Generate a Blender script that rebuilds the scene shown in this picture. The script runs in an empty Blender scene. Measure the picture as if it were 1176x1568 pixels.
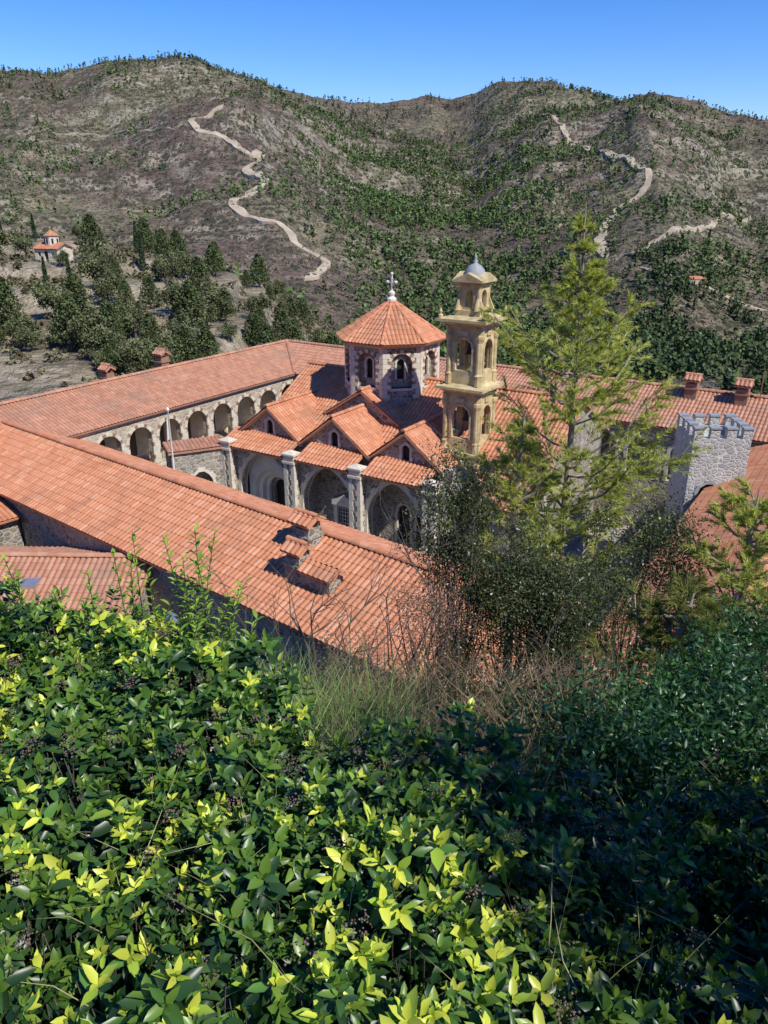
import bpy, bmesh, math, random
import numpy as np
from mathutils import Vector, Matrix
rng=np.random.default_rng(7); random.seed(7)
scene=bpy.context.scene
# ------------------------------------------------------------------ noise / terrain
def ni(x,y,seed=0):
    x=x.astype(np.int64);y=y.astype(np.int64)
    h=(x*374761393+y*668265263+seed*1442695041)&0xffffffff
    h=((h^(h>>13))*1274126177)&0xffffffff
    return ((h^(h>>16))&0xffffff)/float(0xffffff)
def vn(x,y,seed=0):
    xf=np.floor(x);yf=np.floor(y);a=x-xf;b=y-yf
    a=a*a*(3-2*a);b=b*b*(3-2*b)
    return (ni(xf,yf,seed)*(1-a)+ni(xf+1,yf,seed)*a)*(1-b)+(ni(xf,yf+1,seed)*(1-a)+ni(xf+1,yf+1,seed)*a)*b
def fbm(x,y,o=4,seed=0):
    s=0;a=.5
    for i in range(o):
        s=s+a*vn(x*2**i,y*2**i,seed+i);a*=.5
    return s
def ridged(x,y,o=4,seed=0):
    s=0;a=.5
    for i in range(o):
        s=s+a*(1-abs(2*vn(x*2**i,y*2**i,seed+i)-1));a*=.5
    return s
def sst(a,b,x):
    t=np.clip((x-a)/(b-a),0,1);return t*t*(3-2*t)
RT=[-.438,-.378,-.33,-.311,-.252,-.215,-.185,-.14,-.125,-.08,-.036,.009,.04,.054,.076,.1,.13,.158,.19,.2025,.247,.27,.29,.307,.351,.396,.438,.6]
RM=[.136,.134,.1405,.1455,.1475,.1465,.137,.1265,.117,.1105,.102,.104,.110,.1115,.106,.1115,.1235,.1265,.1245,.119,.1055,.104,.111,.1145,.108,.093,.0874,.09]
def H(x,y):
    x=np.asarray(x,float);y=np.asarray(y,float)
    ta=x/np.maximum(y,75)
    R=np.interp(ta,[-.5,-.25,0,.1,.16,.3,.5],[1150,1200,1600,1650,1500,1300,1200])
    zr=20+np.interp(ta,RT,RM)*R+(fbm(ta*60,ta*0+2.5,4,71)-.47)*9
    zc=np.interp(ta,[-.47,-.285,-.15,-.07,.01,.09,.33,.47],[13,10,2,-8,-32,-48,-42,-34])
    z75=np.interp(ta,[-.4,-.1,.1],[1.5,-1,-3])
    near=np.interp(y,[-3000,-60,-6,-1,0,3,5,7,10,12,16,20,24,27],[90,45,20.5,18,17.5,16.8,16,14.9,12.8,11.3,7.5,3,.3,0])
    near=near+(fbm(x*.7,y*.7,3,5)-.45)*.5*sst(27,15,y)
    z=near+(z75)*sst(40,80,y)
    kn=z75+(zc-z75)*sst(70,175,y)
    kn=kn+(fbm(x*.02,y*.02,4,11)-.5)*7*sst(85,130,y)
    st=2.4;q=kn/st;fq=np.floor(q);fr=q-fq
    kter=(fq+sst(.72,1,fr))*st
    kn=kn+(kter-kn)*.9*sst(80,95,y)*sst(230,180,y)
    zv=-50.
    z2=kn+(zv-kn)*sst(175,420,y)
    z=np.where(y<75,z,z2)
    t=(y-420)/(R-420)
    tc=np.clip(t,0,1)
    far=zv+(zr-zv)*tc
    tp=ta+.15*(tc-.5)
    S=np.interp(tp,[-.5,-.3,-.17,-.05,.09,.2,.3,.42,.6],[.2,-.4,1,0,-1.2,-.2,1,-.1,.3])
    bell=np.sin(math.pi*tc)**.8
    far=far+bell*30*S+bell*((ridged(x/230,y/230,4,21)-.5)*60+(fbm(x/60,y/60,3,31)-.5)*14)
    far=far+(fbm(x/40,y/40,3,41)-.45)*6*sst(0,.2,tc)
    far=far-(ridged(x/75,y/75,3,51)-.5)*15*bell
    st=5.5;q=(far+5*fbm(x/90,y/90,3,52))/st;fq=np.floor(q);fr=q-fq
    mk=sst(.46,.56,fbm(x/130,y/130,4,53))*bell
    far=far+(fq+sst(.6,1,fr)-q)*st*.8*mk
    far=np.where(t>1,zr-(y-R)*.25,far)
    z=np.where(y>420,far,z)
    return z
# ------------------------------------------------------------------ materials
def newmat(name):
    m=bpy.data.materials.new(name);m.use_nodes=True
    nt=m.node_tree;b=nt.nodes['Principled BSDF'];return m,nt,b
def N(nt,t,**k):
    n=nt.nodes.new(t)
    for a,v in k.items(): setattr(n,a,v)
    return n
def ramp(nt,fac,stops):
    r=N(nt,'ShaderNodeValToRGB');e=r.color_ramp.elements
    while len(e)<len(stops): e.new(.5)
    for i,(p,c) in enumerate(stops):
        e[i].position=p;e[i].color=(*c,1)
    nt.links.new(fac,r.inputs[0]);return r.outputs[0]
def noise(nt,scale,detail=5,vec=None,rough=.6):
    n=N(nt,'ShaderNodeTexNoise');n.inputs['Scale'].default_value=scale;n.inputs['Detail'].default_value=detail;n.inputs['Roughness'].default_value=rough
    if vec is not None: nt.links.new(vec,n.inputs['Vector'])
    return n.outputs['Fac']
def mix(nt,f,a,b,mode='MIX'):
    m=N(nt,'ShaderNodeMix',data_type='RGBA',blend_type=mode)
    for s,v in ((m.inputs[0],f),(m.inputs[6],a),(m.inputs[7],b)):
        if hasattr(v,'links'): nt.links.new(v,s)
        elif isinstance(v,tuple): s.default_value=(*v,1)
        else: s.default_value=v
    return m.outputs[2]
def math_(nt,op,a,b=None):
    m=N(nt,'ShaderNodeMath',operation=op)
    for i,v in enumerate((a,b)):
        if v is None: continue
        if hasattr(v,'links'): nt.links.new(v,m.inputs[i])
        else: m.inputs[i].default_value=v
    return m.outputs[0]
def bump(nt,b,h,st=.5,d=.05):
    n=N(nt,'ShaderNodeBump');n.inputs['Strength'].default_value=st;n.inputs['Distance'].default_value=d
    nt.links.new(h,n.inputs['Height']);nt.links.new(n.outputs[0],b.inputs['Normal'])
def mat_plain(name,c1,c2,scale=3,rough=.85,bs=.4,bd=.03,metal=0):
    m,nt,b=newmat(name);tc=N(nt,'ShaderNodeTexCoord').outputs['Object']
    n=noise(nt,scale,6,tc);c=ramp(nt,n,[(.3,c1),(.7,c2)])
    nt.links.new(c,b.inputs['Base Color']);b.inputs['Roughness'].default_value=rough;b.inputs['Metallic'].default_value=metal
    bump(nt,b,noise(nt,scale*6,4,tc),bs,bd);return m
def mat_stone(name,cols,mortar,scale=3.2,mw=.06):
    m,nt,b=newmat(name);tc=N(nt,'ShaderNodeTexCoord').outputs['Object']
    mp=N(nt,'ShaderNodeMapping');mp.inputs['Scale'].default_value=(1,1,1.5);nt.links.new(tc,mp.inputs[0])
    v=N(nt,'ShaderNodeTexVoronoi');v.inputs['Scale'].default_value=scale;nt.links.new(mp.outputs[0],v.inputs[0])
    ve=N(nt,'ShaderNodeTexVoronoi',feature='DISTANCE_TO_EDGE');ve.inputs['Scale'].default_value=scale;nt.links.new(mp.outputs[0],ve.inputs[0])
    s=N(nt,'ShaderNodeSeparateColor');nt.links.new(v.outputs['Color'],s.inputs[0])
    c=ramp(nt,s.outputs[0],[(i/(len(cols)-1)*.9+.05,k) for i,k in enumerate(cols)])
    c=mix(nt,.35,c,ramp(nt,noise(nt,8,6,tc),[(.3,(.25,.25,.25)),(.7,(.9,.9,.9))]),'OVERLAY')
    c=mix(nt,.6,c,ramp(nt,noise(nt,.6,5,tc),[(.35,(.33,.32,.3)),(.65,(.6,.6,.6))]),'OVERLAY')
    e=math_(nt,'LESS_THAN',ve.outputs['Distance'],mw)
    c=mix(nt,e,c,mortar);nt.links.new(c,b.inputs['Base Color']);b.inputs['Roughness'].default_value=.9
    bump(nt,b,math_(nt,'MINIMUM',ve.outputs['Distance'],.15),.9,.15);return m
def mat_tile(name,cols,dirt=(.22,.135,.085),da=.55):
    m,nt,b=newmat(name)
    uv=N(nt,'ShaderNodeUVMap').outputs[0];s=N(nt,'ShaderNodeSeparateXYZ');nt.links.new(uv,s.inputs[0])
    fx=math_(nt,'FLOOR',math_(nt,'DIVIDE',s.outputs[0],PITCH));fy=math_(nt,'FLOOR',math_(nt,'DIVIDE',s.outputs[1],ROW))
    cb=N(nt,'ShaderNodeCombineXYZ');nt.links.new(fx,cb.inputs[0]);nt.links.new(fy,cb.inputs[1])
    w=N(nt,'ShaderNodeTexWhiteNoise',noise_dimensions='2D');nt.links.new(cb.outputs[0],w.inputs['Vector'])
    c=ramp(nt,w.outputs['Value'],[(i/(len(cols)-1),k) for i,k in enumerate(cols)])
    tc=N(nt,'ShaderNodeTexCoord').outputs['Object']
    pr=math_(nt,'ABSOLUTE',math_(nt,'SINE',math_(nt,'MULTIPLY',s.outputs[0],math.pi/PITCH)))
    ch=ramp(nt,pr,[(.15,(.6,.6,.6)),(.5,(0,0,0))]);c=mix(nt,ch,c,(.20,.10,.06))
    n=ramp(nt,noise(nt,.45,7,tc,.7),[(.5,(0,0,0)),(.72,(da,da,da))])
    c=mix(nt,n,c,dirt)
    n2=ramp(nt,noise(nt,1.7,5,tc),[(.3,(.42,.42,.42)),(.7,(.6,.6,.6))])
    c=mix(nt,.7,c,n2,'OVERLAY')
    nt.links.new(c,b.inputs['Base Color']);b.inputs['Roughness'].default_value=.8
    bump(nt,b,noise(nt,12,4,tc),.3,.02);return m
PITCH=.25;ROW=.42
def mat_leaf(name,rough=.4,trans=.3,attr='Col'):
    m,nt,b=newmat(name);a=N(nt,'ShaderNodeAttribute');a.attribute_name=attr
    nt.links.new(a.outputs['Color'],b.inputs['Base Color']);b.inputs['Roughness'].default_value=rough
    if trans<=0:
        b.inputs['Specular IOR Level'].default_value=.1;return m
    t=N(nt,'ShaderNodeBsdfTranslucent')
    c=mix(nt,1.,a.outputs['Color'],(1.05,1.25,.45),'MULTIPLY')
    nt.links.new(c,t.inputs[0])
    ms=N(nt,'ShaderNodeMixShader');ms.inputs[0].default_value=trans
    nt.links.new(b.outputs[0],ms.inputs[1]);nt.links.new(t.outputs[0],ms.inputs[2])
    nt.links.new(ms.outputs[0],nt.nodes['Material Output'].inputs[0]);return m
TERRA=[(.50,.185,.085),(.56,.225,.11),(.61,.265,.14),(.53,.205,.095),(.66,.32,.185)]
M_tile=mat_tile('terracotta_tiles',TERRA)
M_tile_old=mat_tile('old_terracotta_tiles',[(.42,.19,.11),(.48,.225,.13),(.53,.27,.17),(.45,.205,.12)],(.27,.19,.14),.8)
M_stone=mat_stone('rubble_stone',[(.16,.145,.115),(.28,.245,.19),(.38,.33,.26),(.23,.21,.175)],(.48,.43,.36))
M_tan=mat_stone('tan_masonry',[(.40,.33,.24),(.50,.42,.31),(.44,.36,.27)],(.6,.53,.43),2.2,.04)
M_greystone=mat_stone('grey_rubble',[(.34,.34,.32),(.46,.46,.43),(.40,.39,.35)],(.6,.59,.55),3.5)
M_cream=mat_plain('cream_sandstone',(.55,.48,.37),(.74,.67,.54),2.5,.85)
M_white=mat_plain('limewash',(.62,.59,.52),(.78,.75,.68),1.5,.9,.2)
M_yel=mat_plain('ochre_sandstone',(.38,.29,.13),(.70,.57,.32),2.2,.85,.6)
M_brown=mat_plain('brown_voussoir',(.24,.13,.08),(.36,.21,.14),5)
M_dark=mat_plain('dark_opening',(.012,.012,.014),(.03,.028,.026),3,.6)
M_wood=mat_plain('dark_wood',(.07,.045,.03),(.13,.085,.055),6,.7)
M_lead=mat_plain('lead_grey',(.25,.26,.27),(.36,.37,.37),4,.6)
M_bronze=mat_plain('bell_bronze',(.05,.045,.03),(.09,.08,.05),4,.45,metal=.6)
M_pave=mat_stone('court_paving',[(.25,.23,.2),(.34,.31,.28)],(.18,.17,.15),1.2,.03)
M_bark=mat_plain('bark',(.08,.062,.05),(.19,.15,.12),14,.9,.8,.02)
M_leaf=mat_leaf('glossy_leaf',.36,.3)
M_needle=mat_leaf('needle_leaf',.6,.35)
M_far=mat_leaf('tree_foliage',.9,0)
M_dry=mat_leaf('dry_grass',.8,.3)
M_metal=mat_plain('galvanised_metal',(.45,.47,.5),(.6,.62,.65),3,.35,.1,metal=.7)
# ------------------------------------------------------------------ mesh builder
class MB:
    def __init__(s,M=None): s.v=[];s.f=[];s.uv=[];s.M=M or Matrix.Identity(4)
    def add(s,vs,fs,uvs=None):
        n=len(s.v);M=s.M
        s.v+=[tuple(M@Vector(v)) for v in vs];s.f+=[tuple(i+n for i in f) for f in fs]
        s.uv+=uvs if uvs else [(v[0],v[2]) for v in vs]
    def box(s,x0,x1,y0,y1,z0,z1):
        s.add([(x0,y0,z0),(x1,y0,z0),(x1,y1,z0),(x0,y1,z0),(x0,y0,z1),(x1,y0,z1),(x1,y1,z1),(x0,y1,z1)],
              [(0,3,2,1),(4,5,6,7),(0,1,5,4),(1,2,6,5),(2,3,7,6),(3,0,4,7)])
    def slab(s,cx,cy,h,z0,z1,h1=None):
        h1=h if h1 is None else h1
        s.add([(cx-h,cy-h,z0),(cx+h,cy-h,z0),(cx+h,cy+h,z0),(cx-h,cy+h,z0),(cx-h1,cy-h1,z1),(cx+h1,cy-h1,z1),(cx+h1,cy+h1,z1),(cx-h1,cy+h1,z1)],
              [(0,3,2,1),(4,5,6,7),(0,1,5,4),(1,2,6,5),(2,3,7,6),(3,0,4,7)])
    def lathe(s,cx,cy,prof,n=12,ph=0):
        vs=[];fs=[]
        for r,z in prof:
            for k in range(n):
                a=2*math.pi*k/n+ph;vs.append((cx+r*math.cos(a),cy+r*math.sin(a),z))
        for j in range(len(prof)-1):
            for k in range(n):
                k2=(k+1)%n;fs.append((j*n+k,j*n+k2,(j+1)*n+k2,(j+1)*n+k))
        fs.append(tuple(range(n))[::-1]);fs.append(tuple((len(prof)-1)*n+k for k in range(n)))
        s.add(vs,fs)
    def tube(s,pts,rad,n=6):
        pts=[Vector(p) for p in pts];vs=[];fs=[]
        for i,p in enumerate(pts):
            d=(pts[min(i+1,len(pts)-1)]-pts[max(i-1,0)]).normalized()
            a=d.orthogonal().normalized();b=d.cross(a)
            for k in range(n):
                t=2*math.pi*k/n;vs.append(tuple(p+(a*math.cos(t)+b*math.sin(t))*rad[i]))
        for j in range(len(pts)-1):
            for k in range(n):
                k2=(k+1)%n;fs.append((j*n+k,j*n+k2,(j+1)*n+k2,(j+1)*n+k))
        s.add(vs,fs)
    def obj(s,name,mat,parent=None,smooth=False):
        me=bpy.data.meshes.new(name);me.from_pydata(s.v,[],s.f)
        uvl=me.uv_layers.new(name='UVMap');li=np.zeros(len(me.loops),np.int32);me.loops.foreach_get('vertex_index',li)
        uvl.data.foreach_set('uv',np.array(s.uv,np.float32)[li].ravel())
        me.materials.append(mat)
        if smooth: me.polygons.foreach_set('use_smooth',[True]*len(me.polygons))
        o=bpy.data.objects.new(name,me);scene.collection.objects.link(o);o.parent=parent;return o
def empty(name,loc=(0,0,0)):
    o=bpy.data.objects.new(name,None);scene.collection.objects.link(o);o.empty_display_size=.5;return o
def roof(mb,poly,pitch=None,sub=5,amp=.065):
    pitch=pitch or PITCH
    P=[Vector(p) for p in poly];U=(P[1]-P[0]).normalized();Nn=U.cross(P[-1]-P[0]).normalized()
    if Nn.z<0: Nn=-Nn
    V=Nn.cross(U).normalized()
    if (P[-1]-P[0]).dot(V)<0: V=-V
    Q=[((p-P[0]).dot(U),(p-P[0]).dot(V)) for p in P]
    us=np.arange(min(q[0] for q in Q),max(q[0] for q in Q)+1e-6,pitch/sub)
    umax=max(q[0] for q in Q)
    if us[-1]<umax-1e-3: us=np.append(us,umax)
    vmin=np.full(len(us),1e9);vmax=np.full(len(us),-1e9)
    n=len(Q)
    for i in range(n):
        a=Q[i];b=Q[(i+1)%n]
        if abs(a[0]-b[0])<1e-9:
            m=np.abs(us-a[0])<1e-4
            for vv in (a[1],b[1]):
                vmin=np.where(m,np.minimum(vmin,vv),vmin);vmax=np.where(m,np.maximum(vmax,vv),vmax)
            continue
        lo,hi=min(a[0],b[0]),max(a[0],b[0]);m=(us>=lo-1e-6)&(us<=hi+1e-6)
        vv=a[1]+(b[1]-a[1])*(us-a[0])/(b[0]-a[0])
        vmin=np.where(m,np.minimum(vmin,vv),vmin);vmax=np.where(m,np.maximum(vmax,vv),vmax)
    Vm=vmax.max();rows=[]
    k=0
    while k*ROW<Vm+ROW: rows+=[(k*ROW,.022),((k+1)*ROW-.002,0.)];k+=1
    prof=amp*np.abs(np.sin(math.pi*us/pitch))
    O=np.array(P[0]);Ua=np.array(U);Va=np.array(V);Na=np.array(Nn)
    vr=np.array([r[0] for r in rows]);hr=np.array([r[1] for r in rows])
    vv=np.clip(vr[None,:],vmin[:,None],vmax[:,None])
    wob=.025*(fbm(us[:,None]*.9,vv*.9,3,3)-.4)*2
    pos=O+us[:,None,None]*Ua+vv[...,None]*Va+(prof[:,None]+hr[None,:]+wob)[...,None]*Na
    nr=len(rows);pos=pos.reshape(-1,3)
    uvv=np.stack([np.repeat(us,nr)+1e-3,vv.ravel()],1)
    fs=[]
    for i in range(len(us)-1):
        if max(vmax[i],vmax[i+1])<0: continue
        for j in range(nr-1):
            if vr[j]>=max(vmax[i],vmax[i+1]) or vr[j+1]<=min(vmin[i],vmin[i+1]): continue
            fs.append((i*nr+j,(i+1)*nr+j,(i+1)*nr+j+1,i*nr+j+1))
    mb.add([tuple(p) for p in pos],fs,[tuple(u) for u in uvv])
    b=[tuple(p-Nn*.03) for p in P];c=[tuple(p-Nn*.13) for p in P]
    fs=[tuple(range(n)),tuple(range(2*n-1,n-1,-1))]+[(i,(i+1)%n,n+(i+1)%n,n+i) for i in range(n)]
    mb.add(b+c,fs,[(.05,.05)]*(2*n))
def caps(mb,A,B,r=.13,ln=.4):
    A=Vector(A);B=Vector(B);L=(B-A).length;n=max(1,int(L/ln));d=(B-A).normalized()
    sd=d.cross(Vector((0,0,1))).normalized();up=sd.cross(d)
    for i in range(n):
        a=A+d*(i*L/n);b=A+d*((i+1.12)*L/n);vs=[]
        for p,rr in ((a,r*1.12),(b,r*.92)):
            for k in range(7):
                t=math.pi*k/6;vs.append(tuple(p+sd*math.cos(t)*rr+up*math.sin(t)*rr*.9+up*.02))
        u=(i*7)%50
        mb.add(vs,[(k,k+1,8+k,7+k) for k in range(6)]+[(0,1,2,3,4,5,6)],[(u*PITCH+.125,.1+i*ROW)]*14)
def atop(x,op):
    xc,w,zb,zs,kind=op;r=w/2;d=min(abs(x-xc),r)
    if kind=='round': return zs+math.sqrt(max(r*r-d*d,0))
    if kind=='flat': return zs
    R=w*.72;return zs+math.sqrt(max(R*R-(d+R-r)**2,0))
def wall(mb,x0,x1,z0,z1,yf,th,ops=(),ztop=None,extra=()):
    zt=ztop or (lambda x:z1)
    xs={x0,x1}|set(extra)
    for op in ops:
        n=2 if op[4]=='flat' else 14
        for k in range(n+1):
            xs.add(op[0]-op[1]/2*math.cos(math.pi*k/n))
    xs=sorted(x for x in xs if x0<=x<=x1)
    for a,b in zip(xs,xs[1:]):
        if b-a<1e-5: continue
        m=(a+b)/2;la=lb=z0
        oo=sorted([o for o in ops if o[0]-o[1]/2<m<o[0]+o[1]/2],key=lambda o:o[2])
        segs=[]
        for o in oo:
            segs.append((la,lb,o[2],o[2]));la,lb=atop(a,o),atop(b,o)
        segs.append((la,lb,zt(a),zt(b)))
        for l1,l2,h1,h2 in segs:
            if h1-l1<1e-4 and h2-l2<1e-4: continue
            mb.add([(a,yf,l1),(b,yf,l2),(b,yf,h2),(a,yf,h1),(a,yf+th,l1),(b,yf+th,l2),(b,yf+th,h2),(a,yf+th,h1)],
                   [(0,1,2,3),(5,4,7,6),(0,4,5,1),(3,2,6,7)])
    for o in ops:
        for x in (o[0]-o[1]/2,o[0]+o[1]/2):
            if o[3]-o[2]>.01: mb.add([(x,yf,o[2]),(x,yf+th,o[2]),(x,yf+th,o[3]),(x,yf,o[3])],[(0,1,2,3)])
    for x in (x0,x1):
        mb.add([(x,yf,z0),(x,yf+th,z0),(x,yf+th,zt(x)),(x,yf,zt(x))],[(0,1,2,3)])
def trim(mbs,op,yf,tw=.28,proud=.05,bl=.32,alt=.65,inn=.02,jamb=True):
    xc,w,zb,zs,kind=op;pts=[]
    r=w/2-inn
    if jamb:
        n=max(1,int((zs-zb)/bl));pts+=[((xc-r,zb+(zs-zb)*k/n),(-1,0)) for k in range(n)]
    o2=(xc,2*r,zb,zs,kind);n=max(5,int(w*1.6/bl))|1
    cur=[]
    for k in range(n+1):
        x=xc-r*math.cos(math.pi*k/n);cur.append((x,atop(x,o2)))
    for k,(x,z) in enumerate(cur):
        a=cur[max(k-1,0)];b=cur[min(k+1,n)];dx,dz=b[0]-a[0],b[1]-a[1];l=math.hypot(dx,dz)
        nn=(-dz/l,dx/l)
        if k==0: nn=(-1,0)
        if k==n: nn=(1,0)
        pts.append(((x,z),nn))
    if jamb:
        n2=max(1,int((zs-zb)/bl));pts+=[((xc+r,zs-(zs-zb)*(k+1)/n2),(1,0)) for k in range(n2)]
    for i in range(len(pts)-1):
        (p,np_),(q,nq)=pts[i],pts[i+1];t=tw if i%2==0 else tw*alt
        y0=yf-proud+(0 if i%2 else .004)
        vs=[]
        for y in (y0,yf+.08):
            vs+=[(p[0],y,p[1]),(q[0],y,q[1]),(q[0]+nq[0]*t,y,q[1]+nq[1]*t),(p[0]+np_[0]*t,y,p[1]+np_[1]*t)]
        mbs[i%len(mbs)].add(vs,[(0,1,2,3),(7,6,5,4),(0,4,5,1),(1,5,6,2),(2,6,7,3),(3,7,4,0)])
def quoins(mb,x,y,z0,z1,sx,sy,a=.42,b=.26,h=.32,p=.035):
    z=z0;k=0
    while z<z1-.05:
        l1,l2=(a,b) if k%2 else (b,a);zz=min(z+h-.015,z1)
        mb.box(min(x-sx*p,x+sx*l1),max(x-sx*p,x+sx*l1),min(y-sy*p,y+sy*l2),max(y-sy*p,y+sy*l2),z,zz);z+=h;k+=1
def frame(x,y,deg): return Matrix.Translation((x,y,0))@Matrix.Rotation(math.radians(deg),4,'Z')
CF=frame(-10,47,-32.9)
# ------------------------------------------------------------------ CHURCH
church=empty('byzantine_church')
st=MB(CF);cr=MB(CF);br=MB(CF);rf=MB(CF);dk=MB(CF);wh=MB(CF);wd=MB(CF);ld=MB(CF)
bays=[(3.05,3.95,0,2.95,'pt'),(8.0,3.85,0,2.95,'pt'),(12.6,3.7,0,2.95,'pt')]
wall(st,0,15.6,0,5.75,0,.55,bays)
for b in bays: trim([cr,cr,cr],b,0,.34,.05,.36,.62)
for b in bays: trim([cr],b,.46,.2,.0,.4,1.)
for x in (.45,5.55,10.3,15.1):
    st.box(x-.36,x+.36,-.55,-.002,0,5.5)
    quoins(cr,x-.36,-.55,0,5.5,1,1,.26,.2);quoins(cr,x+.36,-.55,0,5.5,-1,1,.2,.3)
    cr.box(x-.44,x+.44,-.66,.05,5.5,5.64);cr.box(x-.38,x+.38,-.58,.05,5.64,6.0)
    cr.box(x-.47,x+.47,-.68,.12,6.0,6.1)
    cr.add([(x-.42,-.63,6.1),(x+.42,-.63,6.1),(x+.42,.08,6.1),(x-.42,.08,6.1),(x,-.3,6.3)],[(0,1,4),(1,2,4),(2,3,4),(3,0,4)])
ops2=[(8.0,1.0,0,2.35,'flat'),(3.05,1.5,0,2.6,'round'),(12.2,.9,1.2,3.0,'pt'),(13.5,.9,1.2,3.0,'pt')]
wall(st,.3,15.3,0,5.7,1.7,.3,ops2)
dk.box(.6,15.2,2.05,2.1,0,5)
wh.box(7.2,7.48,1.55,1.699,0,2.6);wh.box(8.52,8.8,1.55,1.699,0,2.6);wh.box(7.1,8.9,1.5,1.699,2.6,2.85)
wh.add([(7.05,1.5,2.86),(8.95,1.5,2.86),(8,1.5,3.35),(7.05,1.69,2.86),(8.95,1.69,2.86),(8,1.69,3.35)],[(0,1,2),(0,2,5,3),(1,4,5,2)])
for k in range(6): wh.box(7.5+.2*k-.02,7.5+.2*k+.02,1.8,1.84,0,2.35)
for k in range(10): wh.box(7.5,8.5,1.8,1.84,.1+.25*k,.14+.25*k)
for i,(w,y) in enumerate(((3.3,.75),(2.6,1.05),(2.0,1.35))):
    wall(wh,3.05-1.96,3.05+1.96,0,5.4,y,.25,[(3.05,w-.3,0,2.75,'round')])
trim([cr],ops2[2],1.7,.18,.04);trim([cr],ops2[3],1.7,.18,.04)
for x in (0.3,5.55,10.3,15.3): st.box(x-.3,x+.3,.56,1.69,0,5.6)
for a,b in ((-.1,5.15),(5.95,9.9),(10.7,14.7)):
    roof(rf,[(a,-.55,5.78),(b,-.55,5.78),(b,1.15,6.5),(a,1.15,6.5)])
st.box(0,15.6,1.1,1.5,5.6,6.45)
for gi,(gx,hw,pk) in enumerate(((2.8,2.3,8.2),(7.75,2.35,8.25),(12.65,2.2,8.15))):
    ze=6.45;op=(gx,.55,6.35,7.15,'round')
    wall(st,gx-hw,gx+hw,5.6,pk,1.1,.4,[op],ztop=lambda x:ze+(pk-ze)*(1-abs(x-gx)/hw),extra=(gx,))
    trim([cr],op,1.1,.2,.05,.3,.7)
    dk.box(gx-.3,gx+.3,1.3,1.34,6.3,7.5)
    e=hw+.25;zz=ze-.2;sl=(pk-ze)/hw
    ze2=pk+.06-sl*e
    roof(rf,[(gx-e,6.5,ze2),(gx-e,.8,ze2),(gx,.8,pk+.06),(gx,6.5,pk+.06)])
    roof(rf,[(gx+e,.8,ze2),(gx+e,6.5,ze2),(gx,6.5,pk+.06),(gx,.8,pk+.06)])
    caps(rf,(gx,.75,pk+.1),(gx,5.8,pk+.1))
    for sg in (-1,1):
        for k in range(9):
            x0=gx+sg*e*k/9;x1=gx+sg*e*(k+1)/9
            za=pk+.06-sl*e*k/9;zb=pk+.06-sl*e*(k+1)/9
            cr.add([(x0,.95,za-.22),(x1,.95,zb-.22),(x1,.95,zb-.14),(x0,.95,za-.14),(x0,1.1,za-.22),(x1,1.1,zb-.22),(x1,1.1,zb-.14),(x0,1.1,za-.14)],[(0,1,2,3),(0,4,5,1),(3,2,6,7)])
NZ=9.5
wall(st,.8,20,0,6.8,3.3,.4,[(17.5,1.2,2,4,'round')]);st.box(.8,20,12.3,12.7,0,6.8)
for x,s in ((.8,1),(20,-1)):
    st.add([(x,3.3,0),(x,12.7,0),(x,12.7,6.75),(x,8,NZ-.1),(x,3.3,6.75)],[(0,1,2,3,4)])
quoins(cr,20,3.3,0,6.7,-1,1,.5,.3)
for (a,b) in (((20,3.3,6.75),(20,8,NZ-.12)),((20,12.7,6.75),(20,8,NZ-.12))):
    cr.tube([a,b],[.16,.16],4)
roof(rf,[(.5,2.9,6.65),(20.3,2.9,6.65),(20.3,8,NZ),(.5,8,NZ)])
roof(rf,[(20.3,13.1,6.65),(.5,13.1,6.65),(.5,8,NZ),(20.3,8,NZ)])
caps(rf,(.5,8,NZ+.03),(20.3,8,NZ+.03))
wall(st,5.0,10.2,6.4,9.2,4.2,.3,[],ztop=lambda x:7.6+1.5*(1-abs(x-7.6)/2.6),extra=(7.6,))
roof(rf,[(4.8,9,7.5),(4.8,4.0,7.5),(7.6,4.0,9.25),(7.6,9,9.25)]);roof(rf,[(10.4,4.0,7.5),(10.4,9,7.5),(7.6,9,9.25),(7.6,4.0,9.25)])
caps(rf,(7.6,3.95,9.28),(7.6,5.2,9.28))
st.box(16.3,19.8,1.2,3.29,0,5.0)
roof(rf,[(16.2,.8,4.9),(20,.8,4.9),(20,3.3,6.1),(16.2,3.3,6.1)])
quoins(cr,19.8,1.2,0,4.9,-1,1,.4,.3)
DC=(7.5,7.7);AP=2.8;HW=AP*math.tan(math.pi/8)
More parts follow.
